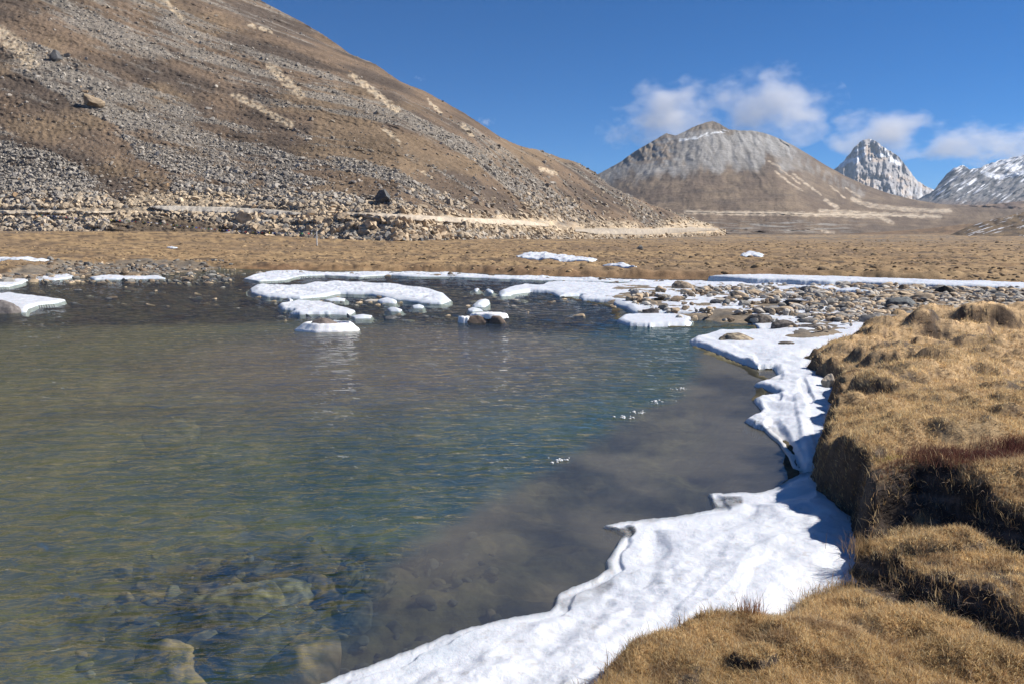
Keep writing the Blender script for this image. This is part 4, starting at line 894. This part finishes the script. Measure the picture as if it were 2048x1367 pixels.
# snow-capped rock pair
t = empty('snow_capped_rock', tuple(map(float, (*gp(968, 645, 0), 0))), 'twin brown rocks capped with snow standing in mid river', 'stone')
for (ox, sx, hz, sd_) in [(-.16, .30, .17, 642), (.28, .27, .18, 643)]:
    V = rock_shape(3, sd_, .5, .6, .08); V *= np.array([sx, .24, .3]); V[:, 2] *= hz/V[:, 2].max(); V[:, 0] += ox
    mesh_np('rock', V, ICO[3][1], M_rock, True, np.broadcast_to(col((.15, .115, .09)), V.shape), None, t)
for (cx_, cy_, ax, ay, zt, sd_) in [(.10, .12, .44, .20, .17, 644), (-.44, .0, .15, .14, .10, 645)]:
    rho = np.linspace(0.02, 1.0, 14); TT, RH = np.meshgrid(th[::2], rho); wob = 1+.22*fbm(np.cos(TT)*2+sd_, np.sin(TT)*2, 3, sd_)
    xx = cx_+RH*wob*np.cos(TT)*ax; yy = cy_+RH*wob*np.sin(TT)*ay; zz = zt+.05*np.sqrt(np.clip(1-RH**3, 0, 1))+.02*fbm(xx*8, yy*8, 2, 1)-(zt+.05)*sm(.9, 1, RH)*(1 if sd_ == 645 else .35)
    Vr = np.stack([xx, yy, zz], -1).reshape(-1, 3); mesh_np('snow_cap', Vr, grid_faces(14, 48, True), M_ice, True, np.full((len(Vr), 3), .84), {'clear': np.zeros(len(Vr))}, t)
q = np.random.default_rng(88); n = 420; ub = q.uniform(150, 1000, n); vb_ = q.uniform(1060, 1600, n); xb, yb = gp(ub, vb_, -.4); zb_, swb = glook(xb, yb, Z, SW)
ok = swb > .15
xb, yb, zb_ = xb[ok], yb[ok], zb_[ok]; sb2 = .036*np.exp(q.normal(0, .55, len(xb)))
cs = np.array([(.34, .29, .19), (.2, .19, .15), (.12, .11, .085), (.42, .33, .22), (.28, .27, .24)])[q.integers(0, 5, len(xb))]*q.uniform(.7, 1.2, (len(xb), 1))
scatter_mesh('bed_pebbles', np.stack([xb, yb, zb_+sb2*.3], 1), sb2, cs, 2, 12, .4, .6, M_rock, 'mixed pebbles on the river bed near the camera', 'pebbles', 14, True)
# boulders under the clear shallow water near the camera
for k, (u, v, s_) in enumerate(BOUL):
    zc = -.30-.06*(k % 3)
    hero('submerged_boulder', u, v, zc, (s_*.95, s_*.7, s_*.6), 660+k, [(.33, .29, .20), (.27, .25, .18), (.38, .28, .18), (.22, .21, .17)][k % 4], 'mossy tan boulder under the clear shallow water', .5, .6, k*.9, .14, (.07, .065, .04), lvl=3)['group'] = 'boulders under the shallow water near the camera'

# ------------------------------------------------------------------ grass on the turf bank
def blades(P, L_, W_, lean, cc, name, label, cat, kind='stuff', seed=0, upz=None):
    q = np.random.default_rng(seed); n = len(P); an = q.uniform(0, 2*np.pi, n); fa = q.uniform(0, 2*np.pi, n)
    lx, ly = np.cos(fa)*lean, np.sin(fa)*lean; wx, wy = np.cos(an)*W_*.5, np.sin(an)*W_*.5
    up = np.sqrt(np.clip(1-lean**2, .05, 1))
    b0 = P-np.stack([wx, wy, 0*wx+.006], 1); b1 = P+np.stack([wx, wy, 0*wx-.006], 1)
    mx_ = P+np.stack([lx*L_*.45, ly*L_*.45, up*L_*.55], 1); m0 = mx_-np.stack([wx, wy, 0*wx], 1)*.7; m1 = mx_+np.stack([wx, wy, 0*wx], 1)*.7
    tp = P+np.stack([lx*L_*1.15, ly*L_*1.15, up*L_*.92], 1)
    V = np.stack([b0, b1, m1, m0, tp], 1).reshape(-1, 3); o_ = (np.arange(n)*5)[:, None]
    quad = o_+np.array([[0, 1, 2, 3]]); tri = o_+np.array([[3, 2, 4]])
    loops = np.concatenate([quad, tri], 1).ravel(); lc = np.tile([4, 3], n)
    cc5 = np.repeat(cc, 5, 0)
    o = mesh_np(name, V, loops, M_grass, True, cc5, loopcounts=lc)
    return tag(o, label, cat, kind=kind)
def bank_points(n, seed, vmin=625, vmax=1500, umin=1100):
    q = np.random.default_rng(seed)
    Ug = q.uniform(umin, 2250, n); Vg = vmin+(vmax-vmin)*q.random(n)**.85
    x, y = gp(Ug, Vg, .45); z, sb_, sl_ = glook(x, y, Z, SB, SL)
    return x, y, z, sb_, sl_, Ug, Vg
xg, yg, zg, sbg, slg, Ug, Vg = bank_points(760000, 31)
q = np.random.default_rng(32)
bare = fbm(xg*1.1, yg*1.1, 4, 211)+.6*fbm(xg*6, yg*6, 3, 212)
bare = np.clip(np.maximum(bare-.22, 0)*2.4, 0, 1)
for (bu, bv, br) in [(1700,1175,.14),(1900,1130,.16),(1770,1100,.1),(1960,930,.3),(1290,1330,.05)]:
    bx, by = gp(bu, bv, .4); bare = np.maximum(bare, .8*sm(br*1.3, br*.6, np.hypot(xg-bx, yg-by)))
cutg = glook(xg, yg, CUTM)[0]
keepg = (sbg > .035) & (q.random(len(xg)) < 1-.82*cutg) & (q.random(len(xg)) < (1-(.85-.55*sm(5.2, 6.2, np.hypot(xg, yg)))*sm(.6, 1.4, slg))*(1-np.clip(bare, 0, .85)))
xg, yg, zg, sbg, slg, Ug, Vg = [t_[keepg] for t_ in (xg, yg, zg, sbg, slg, Ug, Vg)]
n = len(xg); rg = np.hypot(xg, yg)
patch = fbm(xg*1.4, yg*1.4, 4, 213); patch2 = fbm(xg*6, yg*6, 3, 214)
pal = np.array([(.56, .40, .215), (.48, .325, .165), (.62, .48, .28), (.38, .235, .115), (.28, .185, .11), (.42, .35, .23)])
pi_ = q.choice(6, n, p=[.26, .24, .17, .13, .11, .09]); cg = pal[pi_]*np.array([1.38, 1.43, 1.38])*q.uniform(.75, 1.2, (n, 1))
cg = mix(cg, cg*np.array([.58, .54, .56]), sm(-.02, .38, patch+.9*patch2+.5*q.normal(0, .12, n))*.95)
bx, by = gp(1900, 905, .62); red = sm(1.3, .6, np.hypot((xg-bx)/.55, (yg-by)/.22)+.4*patch2); bx2, by2 = gp(2040, 880, .62); red = np.maximum(red, sm(1.3, .6, np.hypot((xg-bx2)/.25, (yg-by2)/.3)))
cg = mix(cg, np.array([.16, .062, .045])*q.uniform(.6, 1.5, (n, 1)), red*.85)
bx, by = gp(1800, 920, .6); cg = mix(cg, np.array([.30, .23, .04])*q.uniform(.7, 1.2, (n, 1)), .8*sm(1.2, .5, np.hypot((xg-bx)/.16, (yg-by)/.05)))
Lg = (.013+.022*q.random(n)**1.5)*(1+.12*np.clip(rg-3, 0, 12))*(1+.3*sm(.2, -.3, patch)); Wg = .0021*(1+.20*np.clip(rg-2.5, 0, 14))*q.uniform(.7, 1.2, n)
blades(np.stack([xg, yg, zg], 1), Lg, Wg, np.clip(q.beta(3.2, 1.2, n)*1.05, 0, .97), cg, 'grass', 'short dry straw grass covering the turf bank', 'grass', seed=33)
ks = np.random.default_rng(35).permutation(n)[:9000]; q = np.random.default_rng(36)
blades(np.stack([xg, yg, zg], 1)[ks], (.035+.045*q.random(9000)**2)*(1+.05*rg[ks]), .0019*(1+.16*np.clip(rg[ks]-2.5, 0, 14)), np.clip(q.beta(2.2, 1.3, 9000), 0, .97), np.array([(.60, .48, .30), (.33, .20, .11), (.50, .40, .28)])[q.integers(0, 3, 9000)]*q.uniform(.8, 1.2, (9000, 1)), 'dry_stems', 'scattered longer dry stems among the short turf', 'stems', seed=37)
# longer fringe leaning over the bank lip
xe, ye, ze, sbe, sle, Ue, Ve = bank_points(150000, 41)
q = np.random.default_rng(42); ke = (sbe > .015) & (sbe < .16) & (q.random(len(xe)) < .22); c1e = np.abs(sdf(CUT1, xe, ye)) < .09; c2e = np.abs(sdf(CUT2, xe, ye)) < .08
ke = ke | ((c1e | c2e) & (sbe > .03) & (q.random(len(xe)) < .30))
xe, ye, ze = xe[ke], ye[ke], ze[ke]; n = len(xe); re_ = np.hypot(xe, ye)
ce = pal[q.choice(6, n, p=[.2, .25, .12, .23, .12, .08])]*q.uniform(.6, 1.1, (n, 1))
blades(np.stack([xe, ye, ze], 1), (.04+.05*q.random(n)**2)*(1+.05*re_), .0028*(1+.16*np.clip(re_-2.5, 0, 14))*q.uniform(.7, 1.2, n), np.clip(q.beta(2, 2, n), 0, .95), ce, 'grass_fringe', 'longer dry grass hanging over the turf bank edges', 'grass', seed=43)
# roots hanging out of the cut bank
def strand_mesh(name, starts, q, length, rad, c, label, cat, down=True):
    Vs, Fs, k0 = [], [], 0
    for p in starts:
        m_ = 7; d = q.normal(0, 1, 3); d[2] = -abs(d[2]) if down else abs(d[2]); d /= np.linalg.norm(d); pts = [p]
        L0 = length*q.uniform(.5, 1.4)
        for _ in range(m_-1):
            d = d+q.normal(0, .45, 3); d /= np.linalg.norm(d); pts.append(pts[-1]+d*L0/m_)
        pts = np.array(pts); rr_ = rad*q.uniform(.6, 1.3)*np.linspace(1, .4, m_)
        for i_, pt in enumerate(pts):
            for a_ in (0, 2.1, 4.2): Vs.append(pt+rr_[i_]*np.array([math.cos(a_), math.sin(a_)*.5, math.sin(a_)]))
        for i_ in range(m_-1):
            for j_ in range(3): Fs.append((k0+i_*3+j_, k0+i_*3+(j_+1) % 3, k0+i_*3+3+(j_+1) % 3, k0+i_*3+3+j_))
        k0 += m_*3
    o = mesh_np(name, np.array(Vs), np.array(Fs), M_grass, True, np.broadcast_to(col(c), (len(Vs), 3))); return tag(o, label, cat, kind='stuff')
xr, yr, zr_, sbr, slr, Ur, Vr_ = bank_points(30000, 51, 900, 1300, 1600)
kr = np.where((sbr > .02) & ((slr > .9) | (glook(xr, yr, CUTM)[0] > .5)))[0]; kr = kr[q.permutation(len(kr))[:900]]
strand_mesh('roots', np.stack([xr, yr, zr_+.012], 1)[kr], q, .10, .0018, (.40, .31, .24), 'pale tangled roots on the dark cut faces of the turf bank', 'roots')
# separate tufts
def tuft(u, v, z, n, h, spread, c, label, seed, lean0=(0, 0)):
    q = np.random.default_rng(seed); x, y = gp(u, v, z); zc = float(glook(np.array([x]), np.array([y]))[0][0])
    P = np.stack([q.normal(0, spread, n), q.normal(0, spread*.7, n), np.zeros(n)], 1)
    rr_ = np.clip(q.beta(1.6, 3, n), 0, .8)
    cc = col(c)*q.uniform(.6, 1.25, (n, 1))
    o = blades(P, h*q.uniform(.5, 1.1, n), np.full(n, .0026), rr_, cc, 'grass_tuft', label, 'grass tuft', None, seed)
    if 'kind' in o: del o['kind']
    o.location = (float(x), float(y), zc)
for a_ in [(1505,1195,.3,110,.14,.035,(.30,.15,.075),'reddish dry grass tuft at the lip of the notch in the near bank',70),(1480,1200,.3,50,.10,.05,(.36,.24,.12),'straw tuft left of the reddish tuft on the near bank',71),
      (1725,1075,.25,150,.16,.05,(.36,.24,.12),'tall dry tuft at the foot of the dark cut bank',72),(1700,1110,.3,60,.12,.05,(.38,.26,.13),'shorter tuft in front of the tall tuft by the cut bank',73),
      (1640,1110,.3,70,.10,.06,(.36,.25,.13),'sparse tuft on the lower turf edge beside the ice shelf shadow',74),(1180,1330,.28,40,.10,.04,(.36,.24,.12),'thin tuft at the lower end of the near turf edge',75),
      (1855,715,.6,220,.20,.09,(.15,.12,.09),'dark grey-brown sedge tussock on top of the eroded hummock',76),(1800,715,.6,160,.17,.08,(.11,.085,.06),'dark sedge tussock on the left shoulder of the eroded hummock',77),
      (1670,1150,.3,70,.08,.032,(.34,.2,.1),'low red-brown tuft on the turf nose',78),
      (1885,975,.36,1700,.080,.13,(.17,.085,.06),'reddish-brown scrub cushion hanging over the upper cut bank',80),(1975,990,.36,1700,.080,.14,(.125,.052,.042),'dark red-brown scrub patch right of the reddish cushion',81),(2050,940,.40,1500,.090,.14,(.11,.045,.038),'dark maroon scrub at the right edge above the cut bank',82),
      (1800,930,.42,260,.045,.06,(.34,.29,.06),'yellow-green moss cushion left of the reddish scrub',83)]:
    tuft(*a_)

# ------------------------------------------------------------------ flag pole and prayer flags
def plain(name, c, rough=.7):
    m, t_, b, o = nodemat(name); n_ = t_.nodes.new('ShaderNodeTexNoise'); n_.inputs['Scale'].default_value = 8
    r_ = t_.nodes.new('ShaderNodeMix'); r_.data_type = 'RGBA'; r_.inputs[6].default_value = (*c, 1); r_.inputs[7].default_value = (*[q_*.75 for q_ in c], 1)
    t_.links.new(n_.outputs['Fac'], r_.inputs[0]); t_.links.new(r_.outputs[2], b.inputs['Base Color']); b.inputs['Roughness'].default_value = rough; return m
M_wht = plain('white_paint', (.72, .72, .70)); M_wood = plain('weathered_wood', (.22, .16, .12)); M_rope = plain('rope', (.35, .33, .30))
MF = [plain('cloth_yellow', (.75, .62, .10)), plain('cloth_white', (.8, .8, .8)), plain('cloth_red', (.60, .10, .07)), plain('cloth_blue', (.08, .14, .50)), plain('cloth_green', (.10, .38, .16))]
def tube(name, pts, rad, mat, parent=None, seg_=8):
    pts = np.array(pts, float); n_ = len(pts); rad = np.broadcast_to(rad, n_); V = []
    for i_ in range(n_):
        d = pts[min(i_+1, n_-1)]-pts[max(i_-1, 0)]; d /= np.linalg.norm(d); s_ = np.cross(d, (0, 1, .1)); s_ /= np.linalg.norm(s_); t_ = np.cross(d, s_)
        for k_ in range(seg_): V.append(pts[i_]+rad[i_]*(math.cos(2*math.pi*k_/seg_)*s_+math.sin(2*math.pi*k_/seg_)*t_))
    return mesh_np(name, np.array(V), grid_faces(n_, seg_, True), mat, True, None, None, parent)
px_, py_ = map(float, gp(634, 494, .52)); hp = 3.65; zp = float(glook(np.array([px_]), np.array([py_]))[0][0])-.1
t = empty('flag_pole', (px_, py_, zp), 'thin pole, white below and brown above, at the foot of the talus', 'pole')
tube('lower_pole', [(0, 0, 0), (0, 0, 1.9)], .06, M_wht, t); tube('upper_pole', [(0, 0, 1.9), (.0, 0, hp)], [.035, .025], M_wood, t)
V, Fb = ICO[2]; mesh_np('base_cap', V*np.array([.17, .17, .12])+np.array([0, 0, .1]), Fb, M_wht, True, None, None, t)
keys = [(634, 466, py_), (560, 465.5, py_+2), (478, 462, py_+4), (400, 455, 107), (320, 446, 110), (240, 440, 112), (165, 437, 114), (110, 431.5, 116), (60, 428.5, 119)]
kp = []
for (u, v, yy_) in keys:
    a_, e_ = ae(u, v); kp.append((float(a_)*yy_, yy_, HC+float(e_)*yy_))
kp = np.array(kp); tt = np.linspace(0, len(kp)-1, 180); lp = np.stack([np.interp(tt, np.arange(len(kp)), kp[:, i_]) for i_ in range(3)], 1)
for _ in range(25): lp[1:-1] = .5*lp[1:-1]+.25*(lp[2:]+lp[:-2])
t = empty('prayer_flag_line', tuple(lp[0]), 'long string of small coloured prayer flags tied to the thin pole', 'prayer flags')
tube('rope', lp-lp[0], .018, M_rope, t, 5)
q = np.random.default_rng(77); fm = []
for k in range(5):
    xs, zs = np.meshgrid(np.linspace(-.5, .5, 6), np.linspace(0, -1, 6)); ys = .12*np.sin(xs*5+k)*(-zs)
    Vq = np.stack([xs, ys, zs], -1).reshape(-1, 3); Vt = np.concatenate([Vq, Vq+np.array([0, .02, 0])]); Fq = grid_faces(6, 6); Fq = np.concatenate([Fq, Fq[:, ::-1]+36])
    o = mesh_np('flag', Vt, Fq, MF[k], True); fm.append(o.data); bpy.data.objects.remove(o)
for i_ in range(98):
    f = int(2+i_*1.78); p = lp[min(f, 179)]-lp[0]; o = bpy.data.objects.new('flag', fm[i_ % 5 if q.random() > .3 else 1]); C.objects.link(o); o.parent = t
    o.location = tuple(p); o.scale = (.20, .2, .17); o.rotation_euler = (float(q.normal(0, .4)), float(q.normal(0, .2)), float(q.normal(0, .4)))

# ------------------------------------------------------------------ clouds (volumes beyond and above the mountains)
def cloud_mat(seed, dens, thr, sc_):
    m = bpy.data.materials.new('cloud_vapour'); m.use_nodes = True; t_ = m.node_tree; t_.nodes.clear(); N = t_.nodes.new; L = t_.links.new
    out = N('ShaderNodeOutputMaterial'); pv = N('ShaderNodeVolumePrincipled'); tc = N('ShaderNodeTexCoord')
    pv.inputs['Color'].default_value = (.93, .93, .96, 1); pv.inputs['Anisotropy'].default_value = .2
    ln = N('ShaderNodeVectorMath'); ln.operation = 'LENGTH'; L(tc.outputs['Object'], ln.inputs[0])
    ad = N('ShaderNodeVectorMath'); ad.operation = 'ADD'; ad.inputs[1].default_value = (seed*3.7, seed*1.9, seed*2.3); L(tc.outputs['Object'], ad.inputs[0])
    n_ = N('ShaderNodeTexNoise'); n_.inputs['Scale'].default_value = sc_; n_.inputs['Detail'].default_value = 5; n_.inputs['Roughness'].default_value = .58; L(ad.outputs[0], n_.inputs['Vector'])
    a1 = N('ShaderNodeMath'); a1.operation = 'MULTIPLY_ADD'; L(n_.outputs['Fac'], a1.inputs[0]); a1.inputs[1].default_value = 3.6; a1.inputs[2].default_value = -thr-.5
    a2 = N('ShaderNodeMath'); a2.operation = 'SUBTRACT'; L(a1.outputs[0], a2.inputs[0]); L(ln.outputs['Value'], a2.inputs[1])
    a3 = N('ShaderNodeMath'); a3.operation = 'MULTIPLY'; L(a2.outputs[0], a3.inputs[0]); a3.inputs[1].default_value = dens
    a4 = N('ShaderNodeMath'); a4.operation = 'MAXIMUM'; L(a3.outputs[0], a4.inputs[0]); a4.inputs[1].default_value = 0
    L(a4.outputs[0], pv.inputs['Density']); L(pv.outputs[0], out.inputs['Volume']); return m
def cloud(u, v, wpx, hpx, y, seed, dens, thr, label, sc_=1.7, dep=.8, tilt=0):
    a_, e_ = ae(u, v); V, Fc = ICO[3]; nn_ = 1+.05*fbm(V[:, 0]*2+seed, V[:, 1]*2+V[:, 2], 3, seed)
    o = mesh_np('cloud', V*nn_[:, None]*1.05, Fc, cloud_mat(seed, dens, thr, sc_), True)
    o.location = (float(a_)*y, y, HC+float(e_)*y); wd = wpx/F*y; o.scale = (wd, wd*dep, hpx/F*y); o.rotation_euler = (0, tilt, 0)
    tag(o, label, 'cloud')
YC = 13000
cloud(1348, 228, 125, 72, YC, 1, .0030, .56, 'white cloud bank left of the brown summit', 1.6)
cloud(1545, 212, 135, 84, YC+300, 2, .0026, .58, 'large ragged white cloud behind the brown summit', 1.7)
cloud(1762, 268, 110, 56, YC-200, 3, .0030, .50, 'grey-white cloud hanging over the rock peak', 1.3)
cloud(1905, 284, 88, 48, YC, 4, .0036, .56, 'left puff of the cloud pair above the snowy ridge', 1.3)
cloud(2022, 294, 98, 50, YC, 5, .0036, .56, 'right puff of the cloud pair above the snowy ridge', 1.4)
cloud(1235, 268, 46, 36, YC, 6, .0026, .68, 'faint wisp trailing from the left cloud', 1.9)
cloud(972, 244, 20, 11, YC, 7, .0060, .75, 'tiny white wisp just above the left hill crest', 1.6)
cloud(840, 157, 14, 9, YC, 8, .0035, .80, 'faintest speck of cloud above the left hill crest', 1.6)

# ------------------------------------------------------------------ thin haze
hm = bpy.data.materials.new('haze_air'); hm.use_nodes = True; hm.node_tree.nodes.clear()
ho = hm.node_tree.nodes.new('ShaderNodeOutputMaterial'); hv_ = hm.node_tree.nodes.new('ShaderNodeVolumePrincipled')
hv_.inputs['Color'].default_value = (.62, .80, 1, 1); hv_.inputs['Density'].default_value = 2.8e-5
hm.node_tree.links.new(hv_.outputs[0], ho.inputs['Volume'])
bxv = np.array([(x_, y_, z_) for x_ in (-31000, 31000) for y_ in (-27000, 27000) for z_ in (-9, 1100)], float)
tag(mesh_np('haze', bxv, [(0, 1, 3, 2), (4, 6, 7, 5), (0, 4, 5, 1), (2, 3, 7, 6), (0, 2, 6, 4), (1, 5, 7, 3)], hm, False), 'thin blue haze over the valley', kind='stuff')
